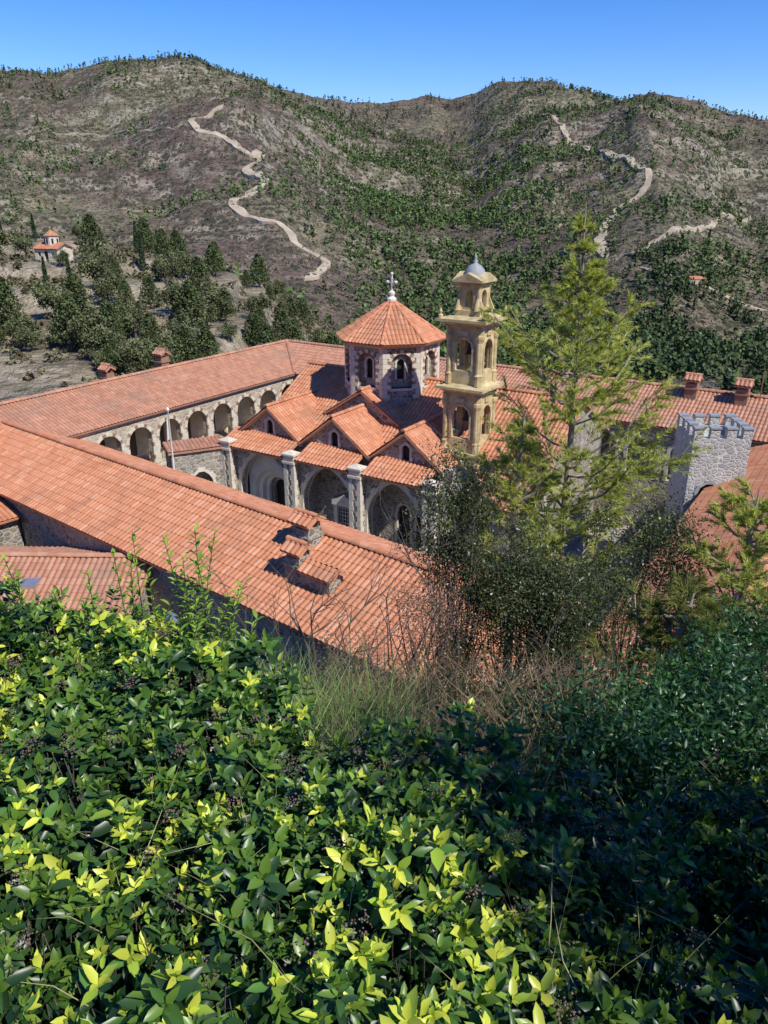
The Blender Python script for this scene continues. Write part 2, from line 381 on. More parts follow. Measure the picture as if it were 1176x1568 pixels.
for k in range(8):
    F=CF@Matrix.Translation((DC[0],DC[1],0))@Matrix.Rotation(math.radians(45*k),4,'Z')
    for m in (st,cr,br,rf,dk,wh,ld): m.M=F
    op=(0,1.35,9.3,10.75,'round')
    wall(st,-HW,HW,7.6,12.0,-AP,.3,[op]);trim([cr,br],op,-AP,.22,.04,.2,.8)
    o2=(0,.5,9.8,10.8,'round');wall(st,-.8,.8,9.1,11.6,-AP+.31,.15,[o2]);trim([cr],o2,-AP+.31,.14,.04,.25,.8)
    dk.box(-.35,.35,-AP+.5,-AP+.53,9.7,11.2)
    cr.box(-.72,.72,-AP-.06,-AP+.3,9.15,9.3)
    for sx in (-1,1):
        z=8.3;j=0
        while z<11.7:
            w=.42 if j%2 else .26;x0=sx*HW;x1=sx*(HW-w);cr.box(min(x0,x1),max(x0,x1),-AP-.04,-AP+.1,z,z+.3);z+=.315;j+=1
    hw2=(AP+.12)*math.tan(math.pi/8);cr.box(-hw2,hw2,-AP-.12,-AP+.1,11.75,11.93)
    hw2=(AP+.25)*math.tan(math.pi/8);cr.box(-hw2,hw2,-AP-.25,-AP+.1,11.93,12.06)
    e=AP+.48;he=e*math.tan(math.pi/8);roof(rf,[(-he,-e,12.0),(he,-e,12.0),(0,0,14.25)],sub=5)
    caps(rf,(he,-e,12.02),(0,0,14.25),.1,.35)
for m in (st,cr,br,rf,dk,wh,ld): m.M=CF
wh.lathe(7.5,7.7,[(.28,14.1),(.3,14.3),(.14,14.45),(.2,14.6),(.2,14.7),(.06,14.8)],10)
wh.box(7.46,7.54,7.66,7.74,14.8,15.75);wh.box(7.2,7.8,7.67,7.73,15.25,15.33)
for p in ((7.2,15.29),(7.8,15.29),(7.5,15.78)): wh.lathe(p[0],7.7,[(.02,p[1]-.1),(.1,p[1]-.03),(.1,p[1]+.05),(.02,p[1]+.1)],8)
for a in range(8):
    t=math.pi/4*a+.39;wh.box(7.5+.2*math.cos(t)-.02,7.5+.2*math.cos(t)+.02,7.68,7.72,15.29+.2*math.sin(t)-.02,15.29+.2*math.sin(t)+.02)
for m,n,mt in ((st,'stone_walls',M_stone),(cr,'sandstone_trim',M_cream),(br,'brick_voussoirs',M_brown),(rf,'tiled_roofs',M_tile),(dk,'dark_windows',M_dark),(wh,'white_portal_and_cross',M_white)):
    m.obj(n,mt,church)
# ------------------------------------------------------------------ BELL TOWER
bell=empty('bell_tower');TC=(15.0,4.0)
BT=CF@Matrix.Translation((TC[0],TC[1],0))
a=MB(BT);d=MB(BT);g=MB(BT);bz=MB(BT);ws=MB(BT)
ws.slab(0,0,1.12,0,6.2);a.slab(0,0,1.3,6.2,6.4);a.slab(0,0,1.15,6.4,6.75);a.slab(0,0,1.35,6.75,6.95)
def tier(z0,z1,w,ow):
    for k in range(4):
        F=BT@Matrix.Rotation(math.pi/2*k,4,'Z');a.M=F
        op=(0,ow,z0+.75,z1-ow/2-.6,'round')
        wall(a,-w+.18,w-.18,z0,z1,-w,.26,[op]);trim([a],op,-w,.14,.05,.3,1.)
        for sx in (-1,1):
            x=sx*(w-.08);a.lathe(x,-w-.0,[(.17,z0),(.17,z0+.5),(.2,z0+.55),(.12,z0+.65),(.12,z1-.75),(.2,z1-.55),(.2,z1-.4),(.15,z1-.35),(.17,z1)],8,.39)
        a.box(-ow/2,ow/2,-w+.05,-w+.15,z0+.65,z0+.76)
        for j in range(4): a.box(-ow/2+ow*(j+.5)/4-.03,-ow/2+ow*(j+.5)/4+.03,-w+.07,-w+.13,z0+.2,z0+.65)
        a.box(-.25,.25,-w-.1,-w+.02,z1-.42,z1-.18)
    a.M=BT
    for sx in (-1,1):
        for sy in (-1,1): a.box(sx*w-.2 if sx>0 else -w+.02,w-.02 if sx>0 else -w+.2,sy*w-.2 if sy>0 else -w+.02,w-.02 if sy>0 else -w+.2,z0,z1)
def cornice(z,w,out):
    a.slab(0,0,w+.08,z,z+.12);a.slab(0,0,w+.12,z+.12,z+.3,w+out*.7);a.slab(0,0,w+out,z+.3,z+.44);a.slab(0,0,w+out*.5,z+.44,z+.56,w)
tier(6.95,10.15,1.02,1.1);cornice(10.15,1.0,.45)
tier(10.7,13.75,.95,1.0);cornice(13.75,.95,.52)
for sx in (-1,1):
    for sy in (-1,1):
        a.lathe(sx*1.28,sy*1.28,[(.12,14.2),(.14,14.35),(.06,14.42),(.1,14.55),(.02,14.75)],8)
a.slab(0,0,.75,14.3,14.6)
for k in range(4):
    F=BT@Matrix.Rotation(math.pi/2*k,4,'Z');a.M=F
    wall(a,-.5,.5,14.6,15.95,-.6,.2,[(0,.55,14.7,15.35,'round')])
    a.lathe(.55,-.55,[(.15,14.6),(.15,14.75),(.1,14.8),(.1,15.7),(.17,15.85),(.17,15.95)],8,.39)
    for sx in(-1,1): a.add([(sx*.6,-.75,14.6),(sx*.95,-.6,14.6),(sx*.6,-.6,15.3),(sx*.6,-.5,14.6),(sx*.95,-.5,14.6),(sx*.6,-.5,15.3)],[(0,1,2),(3,4,5),(1,4,5,2)])
    a.add([(-.85,-.88,16.12),(.85,-.88,16.12),(0,-.88,16.5),(-.85,-.3,16.12),(.85,-.3,16.12),(0,-.3,16.5)],[(0,1,2),(0,2,5,3),(1,4,5,2)])
a.M=BT
a.slab(0,0,.7,15.95,16.02);a.slab(0,0,.88,16.02,16.12)
g.lathe(0,0,[(.58,16.1),(.58,16.3),(.56,16.42),(.48,16.62),(.33,16.8),(.15,16.9),(.1,16.95),(.13,17.05),(.05,17.12),(.09,17.2),(.02,17.4)],16)
for z in (9.1,12.8):
    bz.lathe(0,0,[(.42,z-.55),(.36,z-.5),(.28,z-.2),(.24,z),(.1,z+.1),(.03,z+.5)],14);bz.box(-.9,.9,-.04,.04,z+.4,z+.5)
a.obj('sandstone_tiers',M_yel,bell);ws.obj('lower_shaft',M_white,bell);g.obj('dome_cap',M_lead,bell,True);bz.obj('bells',M_bronze,bell,True)
# ------------------------------------------------------------------ CLOISTER WINGS
def chimney(mb,rb,x,y,z0,z1,w=.35,dd=.35):
    mb.box(x-w,x+w,y-dd,y+dd,z0,z1);mb.box(x-w-.08,x+w+.08,y-dd-.08,y+dd+.08,z1-.35,z1-.25)
    for sx in (-1,1):
        for sy in (-1,1): mb.box(x+sx*(w-.1)-.07,x+sx*(w-.1)+.07,y+sy*(dd-.1)-.07,y+sy*(dd-.1)+.07,z1,z1+.25)
    z=z1+.25
    roof(rb,[(x-w-.15,y-dd-.15,z),(x+w+.15,y-dd-.15,z),(x+w+.15,y,z+.3),(x-w-.15,y,z+.3)])
    roof(rb,[(x+w+.15,y+dd+.15,z),(x-w-.15,y+dd+.15,z),(x-w-.15,y,z+.3),(x+w+.15,y,z+.3)])
    caps(rb,(x-w-.15,y,z+.3),(x+w+.15,y,z+.3),.1,.3)
lw=empty('arcaded_cloister_wing')
s=MB(CF);c=MB(CF);b=MB(CF);r=MB(CF);k_=MB(CF);p=MB(CF);wd=MB(CF)
LF=CF@Matrix.Translation((-5.9,-6.8,0))@Matrix.Rotation(math.pi/2,4,'Z')
for m in (s,c,b,k_,p,wd,r): m.M=LF
ops=[]
kk=[2.5+2.52*i for i in range(-3,8)]
for x in kk:
    ops+=[(x,1.95,3.55,5.3,'round'),(x,1.95,0,2.2,'round')]
wall(s,-6,21,0,6.95,0,.45,ops)
for o in ops: trim([c,c,b],o,0,.24,.04,.26,.8,jamb=(o[2]>3))
c.box(-6,21,-.06,0-.003,3.2,3.4)
c.box(-6,21,-.12,.0-.003,6.75,6.93)
p.box(-6,25,2.3,2.5,0,6.9)
s.box(-6,25,.46,2.29,3.1,3.3)
for x in kk:
    wd.box(x+1.0-.4,x+1.0+.4,2.22,2.297,3.3,5.3);c.box(x+1.26-.2,x+1.26+.2,.0-.05,-.003,3.5,5.2)
    wd.box(x-.97,x+.97,.2,.24,4.3,4.36)
    for j in range(9): wd.box(x-.95+.235*j,x-.93+.235*j,.2,.23,3.55,4.3)
s.box(-6,29,7.7,8.0,0,6.9)
for m in (s,c,b,k_,p,wd,r): m.M=CF
ce,re,oe=7.0,8.6,6.9
CX,CY=-5.6,13.9;RX,RY=-9.9,18.2;OX,OY=-14.2,22.5
t0=-14
roof(r,[(CX,t0,ce),(CX,CY,ce),(RX,RY,re),(RX,t0,re)])
roof(r,[(OX,OY,oe),(OX,t0,oe),(RX,t0,re),(RX,RY,re)])
caps(r,(RX,t0,re+.04),(RX,RY,re+.04),.15)
chimney(b,r,-10.6,4.8,7.8,9.3);chimney(b,r,-10.6,-.1,7.8,9.0,.3,.3)
s.obj('stone_arcade_wall',M_tan,lw);c.obj('cream_voussoirs',M_cream,lw);b.obj('brick_accents',M_brown,lw);r.obj('tiled_roof',M_tile_old,lw)
p.obj('gallery_back_wall',M_cream,lw);wd.obj('doors_and_railings',M_wood,lw)
bw=empty('rear_cloister_wing')
s=MB(CF);c=MB(CF);r=MB(CF);b=MB(CF);dk=MB(CF)
ops=[(x,1.9,3.55,5.2,'round') for x in np.arange(-3.8,27,2.6)]
wall(s,-5.9,29,0,6.95,14.2,.4,ops)
for o in ops: trim([c],o,14.2,.24,.04,.3,.8)
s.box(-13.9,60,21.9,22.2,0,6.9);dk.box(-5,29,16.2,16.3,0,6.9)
roof(r,[(CX,CY,ce),(55,CY,ce),(55,RY,re),(RX,RY,re)])
roof(r,[(55,OY,oe),(OX,OY,oe),(RX,RY,re),(55,RY,re)])
caps(r,(RX,RY,re+.04),(55,RY,re+.04),.15);caps(r,(CX,CY,ce+.05),(RX,RY,re+.04),.15)
chimney(b,r,24,17.4,7.8,9.2,.35,.35);chimney(b,r,27,17.4,7.8,9.2,.35,.35)
b.box(27.9,27.96,17.9,17.96,8.3,10.3)
s.obj('stone_walls',M_stone,bw);c.obj('arch_trim',M_cream,bw);r.obj('tiled_roof',M_tile_old,bw);b.obj('chimney_stacks',M_brown,bw);dk.obj('gallery_back_wall',M_cream,bw)
rw=empty('east_cloister_wing')
s=MB(CF);c=MB(CF);r=MB(CF);dk=MB(CF)
s.box(27.9,28.3,-14,13.9,0,6.2);s.box(35,35.4,-14,13.9,0,6.2);s.box(27.9,35.4,-14.2,-14,0,6.2)
roof(r,[(27.5,13.7,6.2),(27.5,-14.4,6.2),(31.6,-12,7.9),(31.6,13.7,7.9)]);roof(r,[(35.8,-14.4,6.2),(35.8,13.7,6.2),(31.6,13.7,7.9),(31.6,-12,7.9)])
roof(r,[(27.5,-14.4,6.2),(35.8,-14.4,6.2),(31.6,-12,7.9)])
caps(r,(31.6,-12,7.93),(31.6,13.7,7.93),.15)
roof(r,[(26.2,-9,3.4),(26.2,-17,3.4),(27.85,-17,4.1),(27.85,-9,4.1)])
s.box(26.4,27.85,-17,-9,0,3.35)
s.obj('stone_walls',M_stone,rw);r.obj('tiled_roof',M_tile,rw)
ls_=empty('low_tiled_shed');SF=frame(8.3,19.6,-20);s=MB(SF);r=MB(SF)
roof(r,[(-2.4,-2.0,6.3),(2.4,-2.0,6.3),(2.4,0,7.2),(-2.4,0,7.2)],sub=6);roof(r,[(2.4,2.0,6.3),(-2.4,2.0,6.3),(-2.4,0,7.2),(2.4,0,7.2)],sub=6);caps(r,(-2.4,0,7.24),(2.4,0,7.24),.14)
s.box(-2.1,2.1,-1.7,1.7,0,6.2);s.obj('rubble_walls',M_stone,ls_);r.obj('tiled_roof',M_tile,ls_)
pc=empty('stone_porch')
PF=frame(-13.0,45.1,25.8);s=MB(PF);c=MB(PF);r=MB(PF);dk=MB(PF)
op=(1.75,1.45,0,3.3,'pt');op2=(1.75,.75,0,3.0,'pt')
wall(s,0,3.4,0,5.6,0,.4,[op]);trim([c],op,0,.3,.05,.34,.6);wall(s,.6,2.9,0,5,.7,.2,[op2]);trim([c],op2,.7,.16,.04);dk.box(.7,2.8,1.1,1.15,0,5)
s.box(0,.4,.41,2.0,0,5.6);c.box(-.1,3.5,-.1,.3,5.6,5.7);s.box(0,3.4,1.6,2.0,0,5.6)
roof(r,[(-.2,-.2,5.7),(3.5,-.2,5.7),(3.5,1.6,5.9),(-.2,1.6,5.9)])
s.obj('stone_walls',M_stone,pc);c.obj('arch_trim',M_cream,pc);r.obj('tiled_roof',M_tile_old,pc);dk.obj('inner_doorway',M_dark,pc)
# ------------------------------------------------------------------ FRONT WING
fw=empty('front_dormitory_wing')
FF=frame(-22.4,43.8,-39.1)
s=MB(FF);r=MB(FF);b=MB(FF)
roof(r,[(-14,-3.9,6.35),(31.5,-3.9,6.35),(33.5,-1.5,7.35),(31.8,0,8.0),(-14,0,8.0)],sub=6)
roof(r,[(35,3.9,6.3),(-14,3.9,6.3),(-14,0,8.0),(31.8,0,8.0)])
roof(r,[(35,-3.9,6.35),(35,3.9,6.35),(31.8,0,8.0)])
roof(r,[(31.4,-3.9,6.35),(35,-3.9,6.35),(31.8,0,8.0)])
caps(r,(-14,0,8.04),(31.8,0,8.04),.14);caps(r,(35,-3.9,6.4),(31.8,0,8.04),.13);caps(r,(35,3.9,6.4),(31.8,0,8.04),.13)
s.box(-14,34.6,-3.5,-3.1,0,6.25);s.box(-14,34.6,3.1,3.5,0,6.2);s.box(34.3,34.6,-3.1,3.1,0,6.2)
chimney(s,r,25.7,-.75,6.8,8.5,.42,.36)
s.box(26.1,28.3,-2.35,-1.75,6.5,7.75);chimney(s,r,26.5,-2.05,6.5,8.0,.35,.3)
roof(r,[(26.9,-2.55,7.7),(28.5,-2.55,7.7),(28.5,-2.05,8.0),(26.9,-2.05,8.0)]);roof(r,[(28.5,-1.55,7.7),(26.9,-1.55,7.7),(26.9,-2.05,8.0),(28.5,-2.05,8.0)])
s.obj('rubble_walls_and_chimneys',M_stone,fw);r.obj('tiled_roof',M_tile,fw)
xw=empty('lower_service_wing')
s=MB(FF);r=MB(FF);g=MB(FF)
roof(r,[(8.6,-12,5.4),(8.6,-3.7,5.4),(3.0,-3.7,6.9),(3.0,-12,6.9)],sub=6)
roof(r,[(-3,-3.7,5.4),(-3,-12,5.4),(3.0,-12,6.9),(3.0,-3.7,6.9)]);caps(r,(3,-12,6.94),(3,-3.5,6.94),.14)
s.box(-2.6,8.2,-12,-3.6,0,5.3)
s.obj('rubble_walls',M_stone,xw);r.obj('tiled_roof',M_tile,xw)
WF=frame(-16.3,29.7,-1.5)
sw=empty('small_tiled_outbuilding')
s=MB(WF);r=MB(WF);g=MB(WF)
roof(r,[(-6,-3.2,4.9),(6.6,-3.2,4.9),(6.6,0,6.0),(-6,0,6.0)],sub=6);roof(r,[(6.6,3.2,4.9),(-6,3.2,4.9),(-6,0,6.0),(6.6,0,6.0)]);caps(r,(-6,0,6.04),(6.6,0,6.04),.14)
s.box(-6,6.3,-2.8,2.8,0,4.8)
s.add([(6.3,-2.8,4.8),(6.3,2.8,4.8),(6.3,0,5.9)],[(0,1,2)])
g.box(1.6,2.3,-1.9,-1.2,5.4,5.62)
s.obj('rubble_walls',M_stone,sw);r.obj('tiled_roof',M_tile_old,sw);g.obj('skylight',M_metal,sw)
wt=empty('water_tank');g=MB(frame(-8.2,25.2,20))
g.lathe(0,0,[(.5,4.2),(.55,4.25),(.55,5.5),(.45,5.6),(.1,5.65)],16);g.box(-.9,-.6,-.4,.4,4.2,5.1);g.box(-1.2,1.2,-.7,.7,3.9,4.2);g.box(-1.1,1.1,-.6,.6,0,3.9);g.obj('tank_body',M_metal,wt)
# ------------------------------------------------------------------ crenellated tower
ct=empty('crenellated_stone_tower');TF=frame(17.0,38.6,-3)
s=MB(TF);c=MB(TF);w=1.42
wall(s,-w,w,0,8.9,-w,.4,[(-.3,1.1,3.5,6.0,'round')])
s.box(-w,-w+.4,-w+.41,w,0,8.9);s.box(w-.4,w,-w+.41,w,0,8.9);s.box(-w+.4,w-.4,w-.4,w,0,8.9);s.box(-w+.4,w-.4,-w+.41,w-.4,8.3,8.5)
trim([c],(-.3,1.1,3.5,6.0,'round'),-w,.2,.05,.3,.7)
for i in range(4):
    x=-w+.1+i*.8;s.box(x-.1,x+.36,-w,-w+.35,8.9,9.4);c.box(x-.14,x+.40,-w-.05,-w+.4,9.4,9.48)
    s.box(x-.1,x+.36,w-.35,w,8.9,9.4);c.box(x-.14,x+.40,w-.4,w+.05,9.4,9.48)
    if 0<i<3:
        s.box(-w,-w+.35,x-.1,x+.36,8.9,9.4);c.box(-w-.05,-w+.4,x-.14,x+.40,9.4,9.48);s.box(w-.35,w,x-.1,x+.36,8.9,9.4);c.box(w-.4,w+.05,x-.14,x+.40,9.4,9.48)
s.obj('stone_walls',M_greystone,ct);c.obj('merlon_caps',M_lead,ct)
fp=empty('flagpole');g=MB();g.lathe(-12.2,42.6,[(.3,0),(.3,.3),(.06,.32),(.055,6),(.04,8.9),(.09,8.95),(.09,9.1),(.02,9.15)],10);g.obj('pole',M_white,fp,True)
g=MB(frame(-12.2,42.6,-150));g.add([(.05,0,8.7),(.14,.05,8.4),(.2,0,7.2),(.06,0,7.3),(.1,.06,8.0)],[(0,1,4),(1,2,4),(2,3,4),(3,0,4)]);g.obj('furled_flag',M_white,fp)
g=MB(CF);g.box(-6,28,-12,14.2,-.4,.02);g.obj('courtyard_paving',M_pave)
def mini_house(name,x,y,deg,wx,wy,h,rz,mat,drum=False):
    z=float(H(x,y))-.5;e=empty(name);F=Matrix.Translation((x,y,z))@Matrix.Rotation(math.radians(deg),4,'Z')
    s=MB(F);r=MB(F);k=MB(F)
    wall(s,-wx,wx,0,h,-wy,.3,[(0,.9,0,1.9,'round'),(-wx*.6,.6,1.3,2,'flat'),(wx*.6,.6,1.3,2,'flat')]);k.box(-wx+.3,wx-.3,-wy+.32,-wy+.4,0,h-.2)
    s.box(-wx,wx,wy-.3,wy,0,h)
    for x_ in (-wx,wx-.3):
        s.box(x_,x_+.3,-wy+.301,wy-.301,0,h);s.add([(x_+.15,-wy,h),(x_+.15,wy,h),(x_+.15,0,h+rz)],[(0,1,2)])
    roof(r,[(-wx-.3,-wy-.3,h),(wx+.3,-wy-.3,h),(wx+.3,0,h+rz),(-wx-.3,0,h+rz)],.5,2);roof(r,[(wx+.3,wy+.3,h),(-wx-.3,wy+.3,h),(-wx-.3,0,h+rz),(wx+.3,0,h+rz)],.5,2)
    if drum:
        s.lathe(0,0,[(1.25,h),(1.25,h+2.2)],8,.39);r.lathe(0,0,[(1.5,h+2.2),(.05,h+3.2)],8,.39)
        for q in range(8):
            t=q*math.pi/4;k.box(1.17*math.cos(t)-.12,1.17*math.cos(t)+.12,1.17*math.sin(t)-.12,1.17*math.sin(t)+.12,h+.9,h+1.7)
    s.obj('walls',mat,e);r.obj('roof',M_tile,e);k.obj('openings',M_dark,e)
mini_house('hilltop_chapel',-60,148,-20,2.5,2.0,2.6,1.0,M_cream,True)
mini_house('stone_farmhouse',182,475,8,7,3.2,3.0,1.6,M_tan)
# ------------------------------------------------------------------ TERRAIN
def np_mesh(name,verts,tpl,n_inst,nv,mat,parent=None,col=None,smooth=False):
    lens=np.array([len(f) for f in tpl],np.int32);flat=np.concatenate([np.array(f,np.int32) for f in tpl])
    li=(flat[None,:]+(np.arange(n_inst,dtype=np.int32)*nv)[:,None]).ravel()
    lt=np.tile(lens,n_inst);ls=np.concatenate([[0],np.cumsum(lt)[:-1]]).astype(np.int32)
    me=bpy.data.meshes.new(name);me.vertices.add(len(verts));me.vertices.foreach_set('co',np.asarray(verts,np.float32).ravel())
    me.loops.add(len(li));me.loops.foreach_set('vertex_index',li);me.polygons.add(len(lt));me.polygons.foreach_set('loop_start',ls)
    me.update(calc_edges=True)
    if col is not None:
        at=me.color_attributes.new('Col','FLOAT_COLOR','POINT');c4=np.ones((len(verts),4),np.float32);c4[:,:3]=col;at.data.foreach_set('color',c4.ravel())
    if smooth: me.polygons.foreach_set('use_smooth',np.ones(len(me.polygons),bool))
    me.materials.append(mat);o=bpy.data.objects.new(name,me);scene.collection.objects.link(o);o.parent=parent;return o
az=np.concatenate([np.linspace(-180,-36,40)[:-1],np.linspace(-36,36,600),np.linspace(36,180,40)[1:]])
rr=np.concatenate([[0.3],np.geomspace(1,60,70),np.geomspace(62,400,190),np.geomspace(403,1800,420),np.geomspace(1850,7000,12)])
A,Rr=np.meshgrid(np.radians(az),rr,indexing='ij');X=Rr*np.sin(A);Y=Rr*np.cos(A);Z=H(X,Y)
V=np.stack([X,Y,Z],-1).reshape(-1,3);na,nr=X.shape
i,j=np.meshgrid(np.arange(na-1),np.arange(nr-1),indexing='ij');q=(i*nr+j).ravel()
F4=np.stack([q,q+1,q+nr+1,q+nr],1).astype(np.int32)
me=bpy.data.meshes.new('terrain');me.vertices.add(len(V));me.vertices.foreach_set('co',V.astype(np.float32).ravel())
me.loops.add(F4.size);me.loops.foreach_set('vertex_index',F4.ravel());me.polygons.add(len(F4));me.polygons.foreach_set('loop_start',np.arange(len(F4),dtype=np.int32)*4)
me.update(calc_edges=True);me.polygons.foreach_set('use_smooth',np.ones(len(F4),bool))
def mat_terrain():
    m,nt,b=newmat('hillside_ground');L=nt.links
    g=N(nt,'ShaderNodeNewGeometry');pos=g.outputs['Position'];s=N(nt,'ShaderNodeSeparateXYZ');L.new(pos,s.inputs[0])
    big=noise(nt,.006,5,pos,.65);med=noise(nt,.05,5,pos,.7);fine=noise(nt,.5,4,pos,.75)
    c=ramp(nt,big,[(.38,(.16,.115,.10)),(.5,(.20,.165,.12)),(.62,(.225,.205,.13))])
    c=mix(nt,.8,c,ramp(nt,med,[(.3,(.28,.26,.25)),(.5,(.5,.48,.45)),(.72,(.8,.76,.69))]),'OVERLAY')
    c=mix(nt,.8,c,ramp(nt,fine,[(.32,(.2,.2,.2)),(.5,(.5,.5,.5)),(.7,(.78,.78,.78))]),'OVERLAY')
    sn=N(nt,'ShaderNodeSeparateXYZ');L.new(g.outputs['True Normal'],sn.inputs[0])
    st_=ramp(nt,sn.outputs[2],[(.78,(.75,.75,.75)),(.90,(0,0,0))])
    c=mix(nt,math_(nt,'MULTIPLY',st_,ramp(nt,med,[(.42,(0,0,0)),(.58,(1,1,1))])),c,(.40,.35,.27))
    for sc,th,colr,msk in ((.2,.50,(.05,.055,.035),(.34,.48)),(.5,.5,(.075,.07,.045),(.34,.48))):
        v=N(nt,'ShaderNodeTexVoronoi');v.inputs['Scale'].default_value=sc;L.new(pos,v.inputs[0])
        sc_=N(nt,'ShaderNodeSeparateColor');L.new(v.outputs['Color'],sc_.inputs[0])
        f=math_(nt,'LESS_THAN',v.outputs['Distance'],math_(nt,'MULTIPLY',sc_.outputs[0],math_(nt,'ADD',math_(nt,'MULTIPLY',fine,.5),th-.05)))
        k=ramp(nt,noise(nt,sc*.07,3,pos,.7),[(msk[0],(0,0,0)),(msk[1],(.9,.9,.9))])
        c=mix(nt,math_(nt,'MULTIPLY',f,k),c,colr)
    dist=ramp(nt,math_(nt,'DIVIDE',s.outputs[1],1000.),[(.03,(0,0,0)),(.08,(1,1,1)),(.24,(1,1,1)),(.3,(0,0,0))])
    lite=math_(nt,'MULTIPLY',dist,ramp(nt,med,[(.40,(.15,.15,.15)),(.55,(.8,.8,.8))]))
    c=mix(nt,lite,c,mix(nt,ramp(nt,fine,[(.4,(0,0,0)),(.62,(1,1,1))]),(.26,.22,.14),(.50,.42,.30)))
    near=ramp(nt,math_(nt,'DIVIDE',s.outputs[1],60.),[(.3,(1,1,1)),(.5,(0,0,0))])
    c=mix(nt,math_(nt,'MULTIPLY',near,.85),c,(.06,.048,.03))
    L.new(c,b.inputs['Base Color']);b.inputs['Roughness'].default_value=.95
    b.inputs['Specular IOR Level'].default_value=.1
    bump(nt,b,noise(nt,.15,5,pos,.75),1.,4.);return m
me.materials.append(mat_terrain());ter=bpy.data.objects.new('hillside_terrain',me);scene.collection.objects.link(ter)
M_track=mat_plain('pale_dirt',(.29,.22,.15),(.52,.43,.31),.1,.95,.2,.3)
def track(name,pts,w,mat=None):
    pts=np.array(pts,float);seg=np.hypot(*np.diff(pts,axis=0).T);t=np.concatenate([[0],np.cumsum(seg)])
    n=int(t[-1]/3)+2;tt=np.linspace(0,t[-1],n)
    x=np.interp(tt,t,pts[:,0]);y=np.interp(tt,t,pts[:,1])
    for _ in range(6):
        x[1:-1]=(x[:-2]+x[1:-1]*2+x[2:])/4;y[1:-1]=(y[:-2]+y[1:-1]*2+y[2:])/4
    x+=(fbm(tt/14,tt*0+3,3,8)-.45)*5;y+=(fbm(tt/14,tt*0+9,3,8)-.45)*5
    dx=np.gradient(x);dy=np.gradient(y);l=np.hypot(dx,dy)+1e-6;ww=w*(.55+1.3*fbm(tt/12,tt*0,4,9))*np.clip(np.minimum(tt,t[-1]-tt)/14,.12,1)
    rows=[]
    for o in (-1,-.33,.33,1):
        o_=o*(1+.5*(fbm(tt/5,tt*0+o*7,2,19)-.4));px=x-dy/l*ww*o_;py=y+dx/l*ww*o_;rows.append(np.stack([px,py,H(px,py)],-1))
    R=np.stack(rows,1);zm=R[...,2].max(1,keepdims=True);R[...,2]=R[...,2]*.55+zm*.45+.6
    lo=R[:,[0,3]].copy();lo[...,2]-=4
    R=np.concatenate([lo[:,:1],R,lo[:,1:]],1)
    vs=[tuple(v) for v in R.reshape(-1,3)];fs=[(i*6+k,(i+1)*6+k,(i+1)*6+k+1,i*6+k+1) for i in range(n-1) for k in range(5)]
    mb=MB();mb.add(vs,fs);mb.obj(name,mat or M_track,None,False)
track('dirt_track',[(-159.7,875),(-172.1,844.6),(-184.9,824.6),(-169.1,785.7),(-144.2,778.5),(-129.6,759.1),(-116.7,748.2),(-110,765),(-110.1,730.2),(-119.6,717),(-101.2,695.1),(-92.8,663.3),(-101.2,638.7),(-112.7,608.9),(-103.1,593.9),(-84,580.2),(-67.1,570.7),(-58.7,552.2),(-47.5,547.9),(-36.1,540.2),(-40.5,510.8),(-49.6,490)],2.6)
track('dirt_track',[(186,1120),(196,1040),(202,970),(209,880),(221,796),(231,729),(217,701),(191,673),(162,607),(147,558),(144,525)],2.5)
track('dirt_track',[(332,751),(303,702),(232,596),(191,546),(175,534),(161,521),(154,525)],1.8)
track('dirt_track',[(158,501),(171,478),(190,475),(204,470),(208,459),(223,461)],2.2)
M_track2=mat_plain('terrace_path',(.22,.18,.13),(.38,.32,.23),.12,.95,.2,.3)
def contour(x,y,n,sgn):
    P=[(x,y)];h0=float(H(x,y))
    for _ in range(n):
        e=12.;gx=float(H(x+e,y)-H(x-e,y))/(2*e);gy=float(H(x,y+e)-H(x,y-e))/(2*e);g=math.hypot(gx,gy)+1e-6
        x+=sgn*gy/g*11;y-=sgn*gx/g*11;d=float(H(x,y))-h0;x-=gx/g**2*d*.35;y-=gy/g**2*d*.35
        y=min(max(y,440),1100);P.append((x,y))
    return P
for (x,y,n,sg,w) in ((-60,720,14,1,1.),(60,760,13,1,1.),(-330,850,18,1,1.1),(150,640,10,-1,1.),(250,800,14,1,1.2),(300,620,12,1,1.),(30,930,16,1,1.2),(-230,640,10,1,.9)):
    track('terrace_track',contour(x,y,n,sg),w,M_track2)
# ------------------------------------------------------------------ foliage helpers
LT=np.array([(0,0,0),(.33,-.42,.08),(.33,0,0),(.33,.42,.08),(.7,-.36,.04),(.7,0,-.04),(.7,.36,.04),(1,0,-.12)])
LF_=[(0,2,1),(0,3,2),(1,2,5,4),(2,3,6,5),(4,5,7),(5,6,7)]
QT=np.array([(0,0,0),(.5,-.5,.1),(1,0,0),(.5,.5,.1)]);QF=[(0,1,2,3)]
NT=np.array([(0,-.5,0),(0,.5,0),(1,0,0)]);NF=[(0,1,2)]
def unit(a): return a/(np.linalg.norm(a,axis=-1,keepdims=True)+1e-9)
def leaves(name,P,T,Nn,L,W,C,mat,parent=None,tpl='leaf'):
    tp,tf={'leaf':(LT,LF_),'quad':(QT,QF),'needle':(NT,NF)}[tpl]
    T=unit(T);B=unit(np.cross(T,Nn));Nn=np.cross(B,T);k=len(tp)
    V=P[:,None]+L[:,None,None]*tp[None,:,0,None]*T[:,None]+W[:,None,None]*tp[None,:,1,None]*B[:,None]+L[:,None,None]*tp[None,:,2,None]*Nn[:,None]
    return np_mesh(name,V.reshape(-1,3),tf,len(P),k,mat,parent,np.repeat(C,k,0))
def rdir(n): return unit(rng.normal(size=(n,3)))
